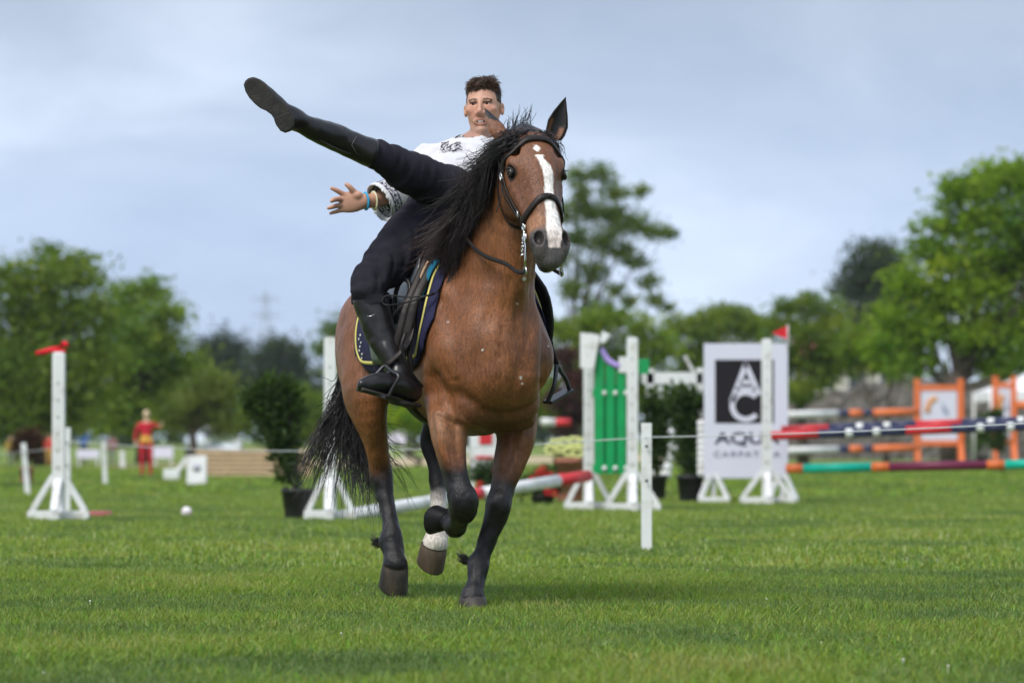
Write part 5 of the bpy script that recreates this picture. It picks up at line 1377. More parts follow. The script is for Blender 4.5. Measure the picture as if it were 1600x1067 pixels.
bridle = empty('bridle', (HX, HY, 0), R(180) + HA, 'dark leather bridle with steel curb bit on the bay horse', 'bridle')
def head_strap(name, pts, w, th, off=.004, mats=M_leather, parent=None):
    q = [on_skin(HP(*p), off) for p in pts]
    mb = MB(); strap(mb, [a for a, b in q], [b for a, b in q], w, th)
    return mb.build(name, mats, parent or bridle)
head_strap('browband', [(.15, .15, -.07), (.145, .12, -.03), (.115, .085, .02), (.06, .062, .05), (0, .054, .06), (-.06, .062, .05), (-.115, .085, .02), (-.145, .12, -.03), (-.15, .15, -.07)], .036, .016, .006)
nb = head_strap('noseband', [(.12, .44, -.13), (.11, .43, -.09), (.095, .415, -.05), (.07, .39, 0), (.035, .365, .03), (0, .356, .04), (-.035, .365, .03), (-.07, .39, 0), (-.095, .415, -.05), (-.11, .43, -.09), (-.12, .44, -.13)], .030, .016, .006)
q_, n_ = on_skin(HP(-.008, .357, .05), .014); mb = MB(); mb.lathe([(.010, 0), (.010, .006), (.006, .009), (1e-4, .010)], q_ - n_ * .004, 12, M=Vector(n_).to_track_quat('Z', 'Y').to_matrix())
st = mb.build('stud', M_leather, bridle); st.parent = nb
for sx in (1, -1):
    head_strap('cheekpiece', [(sx * .11, .02, -.12), (sx * .14, .09, -.09), (sx * .145, .16, -.085), (sx * .14, .24, -.09), (sx * .125, .32, -.09), (sx * .11, .39, -.085), (sx * .10, .46, -.085)], .019, .008, .006)
    head_strap('noseband_hanger', [(sx * .12, .05, -.14), (sx * .145, .14, -.12), (sx * .14, .24, -.12), (sx * .125, .34, -.11), (sx * .115, .43, -.10)], .012, .006, .007)
    mb = MB()
    for t_, a_ in ((.17, -.09), (.385, -.088), (.44, -.086)):
        q, n = on_skin(HP(sx * .14, t_, a_), .012); M_ = Matrix((Vector(hl) * sx, Vector(hh), Vector(hn))).transposed()
        c = Vector(q); e1 = Vector(hh); e2 = Vector(n).cross(e1).normalized()
        mb.tube([c + e1 * a + e2 * b for a, b in ((-.015, -.011), (.015, -.011), (.015, .011), (-.015, .011))], .0032, 6, closed=True)
    mb.build('buckle', M_steel, bridle)
    # throat lash
    head_strap('throat_lash', [(sx * .13, .06, -.15), (sx * .12, .18, -.20), (sx * .10, .28, -.23), (sx * .05, .32, -.25), (0, .33, -.25)], .012, .006, .006)
    # strap end that stands off the cheek
    b_, n_ = on_skin(HP(sx * .13, .20, -.12), .01); mb = MB()
    e_ = [b_, b_ + hh * .05 + n_ * .01, b_ + hh * .11 + n_ * (.02 if sx < 0 else .03) - hn * .04]
    strap(mb, e_, [n_] * 3, .013, .005); mb.build('strap_end', M_leather, bridle)
    # curb bit: ring at the corner of the mouth, shank below with a ring for the rein
    ring = np.array(on_skin(HP(sx * .085, .49, -.092), .016)[0]); mb = MB()
    def circ(c, r, ax1, ax2, th): mb.tube([Vector(c + ax1 * math.cos(a) * r + ax2 * math.sin(a) * r) for a in np.linspace(0, 6.283, 15)[:-1]], th, 7, closed=True)
    down = np.array([0, .05, -1.0]) * .8 + hh * .2; down /= np.linalg.norm(down); fw = np.array([.0, 1, .05])
    circ(ring, .021, down, fw, .0045)
    circ(ring - down * .045, .014, down, fw, .004)
    p_ = ring + down * .012
    mb.tube([Vector(ring - down * .05), Vector(ring), Vector(p_ + down * .03 + fw * .01), Vector(p_ + down * .085 - fw * .004), Vector(p_ + down * .12 - fw * .01)], .0052, 8)
    circ(p_ + down * .135 - fw * .012, .017, down, fw, .0045)
    for k in range(5):      # curb chain links
        c = ring + down * (.0 + .018 * k) - fw * (.014 + .006 * k); a1 = down if k % 2 else (down + np.array([.8, 0, 0])); a1 = a1 / np.linalg.norm(a1)
        circ(c, .009, a1, fw, .0028)
    mb.build('bit', M_steel, bridle)
    rein_end = p_ + down * .14 - fw * .015
    mb = MB()
    if sx == 1:
        pts = [rein_end, rein_end + (.02, -.05, .004), HL(790, 412, .72), HL(760, 401, .60), HL(738, 384, .47), HL(722, 360, .38), HL(725, 335, .36), HL(731, 326, .34)]
    else:
        pts = [rein_end, rein_end + (-.02, -.10, .01), (-.20, .62, 1.55), (-.20, .42, 1.66), (-.14, .28, 1.80), (-.02, .30, 1.88), HL(735, 328, .36)]
    nn_ = [(sx, .2, .1)] * len(pts)
    strap(mb, pts, nn_, .020, .007); mb.build('rein', M_leather, bridle)

saddle = empty('saddle', (HX, HY, 0), R(180) + HA, 'black leather saddle over a navy pad with yellow piping', 'saddle')
def wrap(F, th, off, cz=1.24, cx=0.0):
    d = Vector((math.sin(th), 0, math.cos(th))); o = Vector((cx, F, cz))
    hit = HB.ray_cast(o + d * .9, -d)
    if hit[0] is None: return np.array(o + d * (.3 + off))
    return np.array(hit[0] + d * off)
def sheet(name, fn, nu, nv, th, m_, parent, off=.012):
    """fn(u, v) -> (F, theta); a padded sheet lying on the horse"""
    V = []; F = []
    for lay in (0, 1):
        for i in range(nu):
            for j in range(nv):
                u, v = i / (nu - 1), j / (nv - 1); f_, t_ = fn(u, v)
                ed = min(min(u, 1 - u) * nu, min(v, 1 - v) * nv, 1.5) / 1.5
                V.append(wrap(f_, t_, off + (th * (.35 + .65 * ed) if lay else 0)))
    V = np.array(V); n = nu * nv
    G = V.reshape(2, nu, nv, 3)
    for _ in range(3): G[:, 1:-1, 1:-1] = G[:, 1:-1, 1:-1] * .5 + (G[:, :-2, 1:-1] + G[:, 2:, 1:-1] + G[:, 1:-1, :-2] + G[:, 1:-1, 2:]) * .125
    V = G.reshape(-1, 3)
    for i in range(nu - 1):
        for j in range(nv - 1):
            a = i * nv + j; F.append((a, a + nv, a + nv + 1, a + 1)); F.append((n + a, n + a + 1, n + a + nv + 1, n + a + nv))
    rim = [i * nv for i in range(nu)] + [(nu - 1) * nv + j for j in range(1, nv)] + [i * nv + nv - 1 for i in range(nu - 2, -1, -1)] + [j for j in range(nv - 2, 0, -1)]
    for a, b in zip(rim, rim[1:] + rim[:1]): F.append((b, a, n + a, n + b))
    o = link_mesh(name, np_mesh(name, V, F), m_, parent); return o, V[n:].reshape(nu, nv, 3)
TM = R(122)
def padf(u, v):
    t = (v * 2 - 1) * TM; a = abs(t) / TM
    f0 = -.62 + .05 * max(0, a - .75) ** 2 * 30 * (1 - u); f1 = np.interp(a, [0, .3, .6, 1], [.18, .26, .30, .20]) - .10 * max(0, a - .9) * 10 * .4
    return f0 + (f1 - f0) * u, t * (1 - .05 * (abs(u - .5) * 2) ** 6 * (a > .9))
pad, PG = sheet('saddle_pad', padf, 30, 44, .016, M_navy, saddle)
mb = MB()
e = 2
path = [PG[i, 1 + e - 1] for i in range(e, 28)][::1]
loop = [PG[i, e] for i in range(e, 30 - e)] + [PG[29 - e, j] for j in range(e, 44 - e)] + [PG[i, 43 - e] for i in range(29 - e, e, -1)] + [PG[e, j] for j in range(43 - e, e, -1)]
L_ = np.array(loop)
for _ in range(2): L_ = (np.roll(L_, 1, 0) + L_ * 2 + np.roll(L_, -1, 0)) / 4
ctr = np.array([0, -.25, 1.24]); Ln = L_ - np.column_stack([np.zeros(len(L_)), L_[:, 1], np.full(len(L_), 1.24)]); Ln /= np.linalg.norm(Ln, axis=1)[:, None]
strap(mb, np.vstack([L_ + Ln * .003, L_[:1] + Ln[:1] * .003]), np.vstack([Ln, Ln[:1]]), .017, .007, dens=2)
pp = mb.build('piping', M_piping, saddle); pp.parent = pad
# small crest stitched in the rear corner
mb = MB()
for k in range(7):
    q = wrap(-.47 + .02 * math.sin(k * 2.1), R(106 - k * 3.2), .034); mb.box(q, (.005, .011, .008), Matrix.Rotation(k * .9, 3, 'X'), bev=.002)
cr = mb.build('crest', mat('white_stitching', (.62, .62, .58), rough=.8), saddle); cr.parent = pad
for s_ in (1, -1):
    def flap(u, v, s_=s_):
        t = R(24) + v * R(88); f0 = -.40 + .10 * v; f1 = np.interp(v, [0, .4, .8, 1], [.02, .14, .10, .02])
        return f0 + (f1 - f0) * u, s_ * t
    if s_ == 1:
        sheet('flap', flap, 14, 16, .016, M_grey, saddle, .034)
    else:   # the far flap is lifted away from the barrel
        V = []; F = []; nu, nv = 12, 14
        for lay in (0, 1):
            for i in range(nu):
                for j in range(nv):
                    u, v = i / (nu - 1), j / (nv - 1); f_, t_ = flap(u, v); V.append(wrap(f_ + .05, t_, .034 + .06 * math.sin(v * 2.6) * u + .014 * lay))
        n = nu * nv
        for i in range(nu - 1):
            for j in range(nv - 1):
                a = i * nv + j; F.append((a, a + 1, a + nv + 1, a + nv)); F.append((n + a, n + a + nv, n + a + nv + 1, n + a + 1))
        rim = [i * nv for i in range(nu)] + [(nu - 1) * nv + j for j in range(1, nv)] + [i * nv + nv - 1 for i in range(nu - 2, -1, -1)] + [j for j in range(nv - 2, 0, -1)]
        for a, b in zip(rim, rim[1:] + rim[:1]): F.append((a, b, n + b, n + a))
        link_mesh('flap', np_mesh('flap', V, F), M_blackl, saddle)
    # turquoise lining that shows at the front of the pommel
    if s_ == 1:
        def lin(u, v): return .155 + .035 * u, R(24 + 32 * v)
        sheet('lining', lin, 6, 10, .012, M_turq, saddle, .036)
        def tanp(u, v): return .13 + .014 * u, R(30 + 26 * v)
        sheet('lining_edge', tanp, 4, 10, .012, M_tan, saddle, .046)
# seat: pommel, dip, cantle
f = Field((-.32, -.62, 1.48), (.32, .16, 1.92), .008)
f.chain([(0, .06, 1.70, .075, .05), (0, -.06, 1.66, .11, .05), (0, -.22, 1.635, .15, .045), (0, -.38, 1.66, .17, .05), (0, -.48, 1.74, .16, .045)], k=.03, sub=3)
f.chain([(.15, .02, 1.52, .03, .06), (.09, .05, 1.66, .03, .05), (0, .07, 1.72, .03, .04), (-.09, .05, 1.66, .03, .05), (-.15, .02, 1.52, .03, .06)], side=(0, 1, 0), k=.02, sub=3)
sv_, sf_ = f.surface(2); link_mesh('seat', np_mesh('seat', sv_, sf_), M_blackl, saddle)
# grip handles and knee roll on the near side
mb = MB(); mb.tube([Vector(wrap(.02 + .05 * math.sin(a), R(62 + 17 * math.cos(a)), .075 + .02 * math.sin(a * 2))) for a in np.linspace(0, 6.283, 20)[:-1]], .011, 8, closed=True)
mb.build('grip_handle', M_blackl, saddle)
mb = MB(); mb.tube([Vector(wrap(-.16, R(58), .075)), Vector(wrap(-.13, R(66), .095)), Vector(wrap(-.10, R(76), .09)), Vector(wrap(-.07, R(84), .07))], [.035, .05, .045, .025], 12)
mb.build('knee_roll', M_grey, saddle)
# broad straps that run down in front of the flap
for px0, py0, f0, px1, py1, px2, py2, w_ in ((684, 394, .12, 648, 470, 628, 552, .042), (666, 404, .09, 634, 480, 616, 548, .036), (724, 386, .17, 710, 425, 694, 462, .03), (648, 480, .12, 640, 545, 642, 598, .026)):
    mb = MB(); pts = [HL(px0, py0, f0), HL((px0 + px1) / 2, (py0 + py1) / 2, f0 + .05), HL(px1, py1, f0 + .09), HL((px1 + px2) / 2, (py1 + py2) / 2, f0 + .10), HL(px2, py2, f0 + .09)]
    strap(mb, pts, [(.55, .8, .1)] * 5, w_, .012); mb.build('strap', M_leather, saddle)
# loose cord across the flap
mb = MB()
mb.tube([Vector(p) for p in crom([HL(690, 446, .26), HL(676, 460, .28), HL(640, 464, .24), (HL(606, 462, .16)), HL(597, 470, .15), HL(606, 477, .17), HL(640, 471, .26), HL(678, 458, .29)], 6)], .0042, 6)
mb.tube([Vector(p) for p in crom([HL(634, 520, .26), HL(628, 540, .27), HL(636, 570, .27), HL(648, 590, .26), HL(660, 604, .25)], 6)], .008, 6)
mb.build('cord', M_blackl, saddle)
# girth under the barrel
mb = MB(); q = [wrap(-.16, R(a), .012) for a in range(105, 256, 10)]; strap(mb, q, [(a - np.array([0, -.16, 1.24])) for a in q], .09, .014); mb.build('girth', M_blackl, saddle)
# stirrups
def stirrup(top, c1, c2, tread, leather, th=.0085):
    mb = MB(); strap(mb, leather, [(.8, .5, .1)] * len(leather), .028, .008, dens=4); mb.build('stirrup_leather', M_leather, saddle)
    mb = MB(); t0, t1 = [np.array(x) for x in tread]; top = np.array(top)
    arch = [t0, t0 * .6 + np.array(c1) * .4, c1, np.array(c1) * .45 + top * .55, top, np.array(c2) * .45 + top * .55, c2, t1 * .6 + np.array(c2) * .4, t1]
    mb.tube([Vector(p) for p in crom(arch, 4)], th, 8)
    ax = Vector(t1 - t0); mb.bar(Vector(t0), Vector(t1), .055, .014, up=(0, .1, 1), bev=.003)
    mb.build('stirrup', mat('dark_iron', (.05, .05, .055), rough=.35, metal=.6), saddle)
stirrup(HL(601, 572, .22), HL(575, 597, .20), HL(623, 588, .32), (HL(580, 612, .24), HL(606, 621, .29)), [HL(646, 500, .20), HL(640, 530, .24), HL(626, 550, .25), HL(603, 571, .22)])
stirrup(HL(870, 571, .10), HL(884, 592, .06), HL(866, 602, .14), (HL(890, 609, .04), HL(855, 629, .12)), [HL(850, 470, .02), HL(856, 505, .04), HL(862, 545, .08), HL(870, 571, .10)], .0105)
# ================================================================== the rider
def A(px, py, Y): return np.array(at(px, py, Y))
rider = empty('person', at(690, 330, 17.95), 0, 'trick rider in white embroidered shirt, black breeches and boots, one leg flung out sideways', 'person')
RO = np.array(rider.location)
def wlink(name, V, F, m_, parent, C=None):
    me_ = np_mesh(name, np.asarray(V) - RO.astype(np.float32), F)
    if C is not None: point_colour(me_, np.clip(C, .003, 1))
    return link_mesh(name, me_, m_, parent)

# ---- body: head, neck, trunk, arms and hands in one surface
BF = Field((-.95, 17.35, 1.70), (.14, 18.66, 2.52), 0.0035)
HC = A(755, 168, 18.33)
ya, pa = R(-9), R(7)
_rx = np.array([math.cos(ya), math.sin(ya) * -1, 0]); _rx /= np.linalg.norm(_rx)
_ou = np.array([math.sin(ya), -math.cos(ya), 0]) * math.cos(pa) + np.array([0, 0, math.sin(pa)])
_rx -= _ou * _rx.dot(_ou); _rx /= np.linalg.norm(_rx)
_up = np.cross(_rx, -_ou) * -1
_up = _up if _up[2] > 0 else -_up
FM = np.array([_rx, _ou, _up])          # right (picture), out of the face, up
def FP(u, w, v): return HC + _rx * u + _ou * w + _up * v
def fb(u, w, v, r, **kw): BF.ball(FP(u, w, v), r, M=FM, **kw)
def fc(rows, **kw): BF.chain([[*FP(u, w, v), a, b] for u, w, v, a, b in rows], side=tuple(_rx), **kw)
fb(0, -.028, .046, (.080, .104, .096), k=.02)
fb(0, .012, .0, (.074, .085, .09), k=.03)
fb(0, .02, -.055, (.058, .066, .080), k=.03)
for s_ in (1, -1):
    fc([(s_ * .060, -.015, -.035, .016, .02), (s_ * .052, -.003, -.074, .016, .018), (s_ * .034, .036, -.108, .015, .016), (s_ * .010, .062, -.122, .015, .016)], k=.02, sub=3)
    fb(s_ * .048, .058, -.022, (.024, .022, .016), k=.02)
    fb(s_ * .032, .081, .022, (.028, .012, .008), k=.012)
    fb(s_ * .015, .098, -.047, (.0105, .013, .009), k=.008)
    fb(s_ * .033, .094, .003, (.022, .014, .011), k=.008, op='sub')
    fb(s_ * .033, .0835, .0125, (.020, .010, .0050), k=.004)
    fb(s_ * .033, .082, -.0085, (.018, .008, .0035), k=.004)
    fb(s_ * .0085, .106, -.054, (.005, .010, .004), k=.003, op='sub')
    fb(s_ * .088, -.022, -.006, (.011, .020, .031), k=.006)
    fb(s_ * .093, -.009, -.003, (.006, .010, .017), k=.004, op='sub')
fb(0, .076, -.122, (.026, .020, .016), k=.014)
fc([(0, .088, .018, .009, .01), (0, .103, -.015, .0095, .012), (0, .116, -.04, .0125, .013)], k=.012, sub=3)
fc([(-.031, .076, -.078, .006, .006), (-.012, .091, -.0745, .0062, .0068), (0, .092, -.0755, .0062, .0065), (.012, .091, -.0745, .0062, .0068), (.031, .076, -.078, .006, .006)], k=.008, sub=2)
fc([(-.030, .076, -.083, .006, .006), (0, .088, -.0965, .0075, .0072), (.030, .076, -.083, .006, .006)], k=.008, sub=4)
fb(0, .095, -.086, (.0225, .022, .0038), k=.003, op='sub')
NB = A(746, 224, 18.34)
BF.chain([[*FP(0, -.05, -.03), .054, .058], [*FP(-.004, -.055, -.09), .057, .056], [*NB, .068, .062], [*(NB + (0, .0, -.05)), .09, .08]], k=.014, sub=3)
PV = A(695, 300, 17.95); SR = A(674, 247, 18.32); SL = A(806, 246, 18.30)
BF.chain([[*PV, .14, .11], [*A(712, 275, 18.08), .13, .10], [*A(735, 250, 18.22), .15, .10], [*A(742, 236, 18.30), .12, .08]], k=.05, sub=2)
BF.chain([[*SR, .055], [*A(740, 236, 18.31), .06], [*SL, .055]], k=.04, sub=2)
ELR = A(645, 288, 18.36); WRR = A(583, 313, 18.22)
BF.chain([[*SR, .056], [*ELR, .047], [*A(612, 302, 18.28), .043], [*WRR, .030, .034], [*A(569, 314, 18.2), .028, .036]], k=.015, sub=3)
ELL = A(800, 300, 18.0); HLL = np.array(HROOT @ Vector(HAND)) + np.array([.03, .06, .0])
BF.chain([[*SL, .056], [*ELL, .047], [*(ELL * .3 + HLL * .7), .036], [*HLL, .030, .036]], k=.015, sub=3)
# right hand, palm to the camera, fingers spread
HY_ = 18.2
BF.chain([[*A(569, 314, HY_), .027, .034], [*A(556, 315, HY_ - .01), .020, .048], [*A(543, 316, HY_ - .015), .016, .050], [*A(535, 316, HY_ - .015), .013, .046]], side=(0, 1, 0), k=.008, sub=2)
BF.ball(A(558, 305, HY_ - .02), (.026, .018, .02), k=.01)
for pts, r in (
    (((560, 306, 0), (552, 299, -.02), (546, 292, -.03), (541, 288, -.03)), (.018, .0155, .013, .010)),
    (((540, 305, -.01), (532, 301, -.02), (525, 297, -.03), (518, 294, -.035)), (.0135, .0125, .0115, .009)),
    (((537, 312, -.01), (528, 311, -.035), (521, 312, -.06), (518, 314, -.075)), (.0135, .013, .012, .0095)),
    (((537, 320, -.01), (528, 321, -.025), (520, 323, -.035), (513, 325, -.04)), (.013, .012, .011, .0085)),
    (((538, 327, -.01), (530, 329, -.015), (523, 331, -.02), (516, 333, -.02)), (.0115, .0105, .0095, .0075))):
    BF.chain([[*A(p[0], p[1], HY_ + p[2]), q] for p, q in zip(pts, r)], k=.006, sub=3)
# left hand closed on the mane: four knuckled fingers and a thumb
HG = np.array(HROOT @ Vector(HAND)) + np.array([0, .03, 0])
BF.ball(HG, (.045, .03, .042), k=.015)
for i in range(4):
    v = np.array([0, 0, .034 - .022 * i])
    BF.chain([[*(HG + v + (.03, -.022, .004)), .012], [*(HG + v + (.0, -.046, .0)), .0125], [*(HG + v + (-.036, -.046, -.004)), .0115], [*(HG + v + (-.055, -.02, -.006)), .010]], k=.005, sub=3)
BF.chain([[*(HG + (.03, -.015, -.035)), .015], [*(HG + (-.005, -.045, -.052)), .013], [*(HG + (-.035, -.05, -.058)), .011]], k=.006, sub=3)
BV, BFc = BF.surface(1); del BF.a
Qf = (BV - HC) @ FM.T; u, w, v = Qf.T
bn1 = vnoise(BV, 30, 4, 2); bn2 = vnoise(BV, 120, 6)
skin = np.array([.45, .245, .17])
C = np.tile(skin, (len(BV), 1)) * (1 + .06 * bn1)[:, None]
face = (np.abs(u) < .12) & (v > -.16) & (np.abs(w) < .15)
C = np.where(face[:, None], lerp(C, [.55, .25, .18], sstep(.05, .02, np.hypot(np.abs(u) - .048, v + .028)) * .5), C)
C = np.where(face[:, None], lerp(C, [.34, .16, .11], sstep(.3, .9, vnoise(BV, 55, 41, 2)) * .3), C)
C = np.where(face[:, None], lerp(C, [.56, .26, .2], sstep(.022, .008, np.hypot(u, v + .045)) * .4), C)
beard = (sstep(-.085, -.11, v) * .5 + sstep(-.055, -.07, v) * sstep(.0, .03, np.abs(u)) * .25) * (w > -.05)
C = np.where(face[:, None], lerp(C, [.22, .13, .10], beard * (.7 + .3 * bn2)), C)
lips = ((np.abs(v + .077 + .15 * np.abs(u) ** 1.2 * .0) < .0085) | (np.abs(v + .0985 - .012 * (np.abs(u) / .026) ** 2) < .009)) & (np.abs(u) < .027) & (w > .06)
C = np.where(lips[:, None] & face[:, None], np.array([.40, .185, .14]), C)
C = np.where(((np.abs(v + .086) < .0045) & (np.abs(u) < .022) & (w > .05))[:, None], np.array([.12, .03, .03]), C)
brow = (np.abs(v - .0235 - .10 * (np.abs(u) - .032)* np.where(np.abs(u) < .04, 1, -1.6)) < .0052) & (np.abs(u) > .014) & (np.abs(u) < .056) & (w > .03)
C = np.where(brow[:, None], lerp(C, [.03, .019, .014], .82 + .15 * bn2), C)
lash = (np.abs(v - .0095) < .0032) & (np.abs(np.abs(u) - .033) < .02) & (w > .04)
C = np.where(lash[:, None], lerp(C, [.05, .03, .025], np.full(len(C), .75)), C)
# short hair at the sides shows the scalp
hairline = .077 - .25 * np.maximum(w - .02, 0) * 0
scalp = ((v > .076 + .008 * bn1 - .25 * np.maximum(np.abs(u) - .04, 0)) & (w > .03)) | ((w <= .04) & (v > -.005 + .03 * sstep(-.02, .04, w)) & (np.hypot((np.abs(u) - .086), v + .012) > .034)) | ((w < -.045) & (v > -.06))
scalp &= face
C = np.where(scalp[:, None], np.array([.035, .022, .017]) * (1 + .3 * bn2[:, None]), C)
M_skin = mat('skin', (.5, .28, .2), rough=.5, spec=.35, attr='coat', subs=.12, bump=.05, bscale=300)
body = wlink('body', BV, BFc, M_skin, rider, C)
# eyes and teeth
M_white = mat('eye_white', (.62, .58, .55), rough=.25)
M_iris = mat('iris', (.035, .02, .014), rough=.15)
for s_ in (1, -1):
    mb = MB(); Me = Matrix((Vector(_rx), Vector(_up), Vector(_ou))).transposed()
    prof = [(1e-4, -.0135)] + [(.0135 * math.sin(a), -.0135 * math.cos(a)) for a in np.linspace(.3, math.pi - .5, 8)]
    mb.lathe(prof, Vector(FP(s_ * .033, .070, .002) - RO), 14, M=Me)
    mb.lathe([(.0072, .0112), (.0062, .0128), (.003, .0136), (1e-4, .0138)], Vector(FP(s_ * .033 - .002, .0703, .002) - RO), 12, mi=1, M=Me)
    mb.build('eye', [M_white, M_iris], rider)
mb = MB()
for i in range(4):
    x = (i - 1.5) * .0062
    mb.box(Vector(FP(x, .0905 - 12 * x * x, -.0845) - RO), (.0060, .004, .0044), Matrix((Vector(_rx), Vector(_ou), Vector(_up))).transposed(), bev=.001)
mb.build('teeth', mat('teeth', (.86, .83, .77), rough=.25), rider)
# hair: short sides, tousled top
rg = np.random.default_rng(5)
hp = []; hc_ = []
sel = np.where(scalp)[0]
BN = vnormals(BV, BFc)
for i in rg.choice(sel, 5200):
    p = BV[i] - RO; n = BN[i]; uu, ww, vv = Qf[i]
    top = sstep(.05, .10, np.array([vv]))[0]
    L = .004 + .026 * top * (1 + .35 * rg.normal()) * (1 - .65 * sstep(.045, .078, np.array([abs(uu)]))[0])
    comb = _ou * (.45 + .5 * math.sin(uu * 60 + 2)) * top + _rx * (.7 * math.sin(ww * 55 + uu * 30)) * top - _up * (1 - top) * 1.1 + _up * .25 * top
    d = n * (.25 + .25 * top) + comb * .9 + rg.normal(0, .16, 3); d /= np.linalg.norm(d)
    d2 = d + _ou * .5 * top - _up * .6 * top + _rx * (.8 * math.sin(uu * 90 + ww * 70)) * top + rg.normal(0, .2, 3) * top; d2 /= np.linalg.norm(d2)
    d3 = d2 - _up * .6 * top + rg.normal(0, .2, 3) * top; d3 /= np.linalg.norm(d3)
    hp.append([p - n * .003, p + d * L * .4, p + d * L * .4 + d2 * L * .35, p + d * L * .4 + d2 * L * .35 + d3 * L * .3])
    hc_.append(np.array([.048, .030, .021]) * (.5 + 1.2 * rg.random()) * (1 + 1.6 * top * rg.random()))
hp = np.array(hp)
strands('hair', hp, .0018, .0007, np.repeat(np.array(hc_)[:, None], 4, 1), rider)

# ---- shirt
SF = Field((-.76, 17.70, 1.76), (.20, 18.62, 2.26), 0.0065)
SF.chain([[*A(700, 289, 17.98), .165, .12], [*A(716, 272, 18.08), .17, .125], [*A(737, 252, 18.22), .185, .11], [*A(742, 242, 18.3), .15, .085]], k=.05, sub=3)
SF.chain([[*A(672, 253, 18.32), .072], [*A(705, 243, 18.31), .072], [*A(744, 236, 18.32), .085, .06], [*A(785, 244, 18.31), .07], [*A(808, 250, 18.3), .075]], k=.04, sub=2)
CU = A(596, 315, 18.22)
SF.chain([[*A(670, 250, 18.32), .075], [*A(654, 275, 18.35), .076], [*A(640, 290, 18.35), .076], [*A(618, 304, 18.28), .082], [*CU, .097]], k=.03, sub=3)
SF.chain([[*SL, .075], [*A(806, 280, 18.16), .075], [*ELL, .07], [*(ELL * .45 + HLL * .55), .06]], k=.03, sub=3)
ax_c = (CU - A(618, 304, 18.26)); ax_c /= np.linalg.norm(ax_c)

SF.chain([[*(CU - ax_c * .11), .055], [*(CU + ax_c * .0), .086], [*(CU + ax_c * .12), .13]], k=.004, sub=1, op='sub')
SF.chain([[*(NB + (-.004, -.02, .06)), .072], [*(NB + (-.008, -.06, -.00)), .062], [*(NB + (-.02, -.13, -.045)), .022]], k=.01, sub=2, op='sub')   # open neck
SV, SFc = SF.surface(2); del SF.a
SN = vnormals(SV, SFc)
fold = vnoise(SV * np.array([14, 8, 20]), 1, 3, 2) * .016 + np.abs(vnoise(SV * np.array([6, 12, 14]), 1, 8, 2)) * -.034 + .010
fold = fold * sstep(-.03, -.14, (SV - CU) @ ax_c - .3 * (SV[:, 0] > -.5)) + .002
SV = (SV + SN * fold[:, None]).astype(np.float32)
C = np.tile(np.array([.53, .53, .55]), (len(SV), 1))
tcf = (SV - CU) @ ax_c; rad = np.linalg.norm(SV - CU - tcf[:, None] * ax_c, axis=1)
ang = np.arctan2(SV[:, 2] - CU[2], SV[:, 1] - CU[1])
orn = (np.sin(ang * 22) * np.sin(tcf * 260) > -.1) ^ (vnoise(SV, 110, 2) > .12)
bandm = ((tcf > -.052) & (tcf < -.014) & (rad > .058) & (rad < .13))
C = np.where((bandm & orn)[:, None], np.array([.03, .03, .055]), C)
C = np.where((((np.abs(tcf + .055) < .004) | (np.abs(tcf + .011) < .004)) & (rad < .13) & (rad > .05))[:, None], np.array([.03, .03, .06]), C)
# embroidery round the neck opening and on the chest
sx_ = (SV[:, 0] / SV[:, 1]) * FPX + 800; sz_ = 686 - (SV[:, 2] - EYE) / SV[:, 1] * FPX
front = SN[:, 1] < .35
orn2 = (vnoise(SV, 75, 12) > -.25) ^ (np.sin(SV[:, 0] * 330) * np.sin(SV[:, 2] * 330 + SV[:, 0] * 100) > .25)
nk = np.array([NB + (-.008, -.06, .0)])[0]
dn = np.linalg.norm(SV - nk, axis=1)
panel = front & (((dn < .108) & (dn > .05) & (SV[:, 0] < nk[0] + .0)) | ((np.abs(SV[:, 0] - (nk[0] - .145)) < .02) & (np.abs(SV[:, 2] - (nk[2] - .035)) < .034)))
bx_ = (np.abs(SV[:, 0] + .27 + .25 * (SV[:, 2] - 2.141)) < .034) & (np.abs(SV[:, 2] - 2.141 - .35 * (SV[:, 0] + .27)) < .026)
panel = panel | (front & bx_)
C = np.where((panel & orn2)[:, None], np.array([.03, .025, .03]), C)
M_shirt = mat('white_linen', (.74, .74, .76), rough=.85, spec=.15, attr='coat', bump=.12, bscale=160)
wlink('shirt', SV, SFc, M_shirt, rider, C)
# collar flap
mb = MB()
cp = [Vector(NB + o - RO) for o in ((-.072, -.03, .03), (-.062, -.075, .0), (-.02, -.085, -.01))]
mb.tube(cp, 1, 8, flat=(.022, .004), up=(-.4, -.6, .6)); mb.build('collar', mat('grey_lining', (.24, .26, .31), rough=.8), rider)
# bracelets
for (px_, py_, Y_), r_, w_, c_ in (((571, 314, 18.2), .036, .011, (.02, .30, .55)), ((584, 313.3, 18.22), .040, .009, (.62, .60, .42))):
    mb = MB(); d_ = Vector(WRR - A(569, 314, 18.2)).normalized(); s1 = d_.cross(Vector((0, 0, 1))).normalized(); s2 = s1.cross(d_)
    mb.tube([Vector(A(px_, py_, Y_) - RO) + s1 * math.cos(a) * r_ * .92 + s2 * math.sin(a) * r_ for a in np.linspace(0, 2 * math.pi, 22)[:-1]], 1, 6, closed=True, flat=(w_, .003), up=tuple(d_))
    mb.build('wristband', mat('wristband', c_, rough=.6), rider)

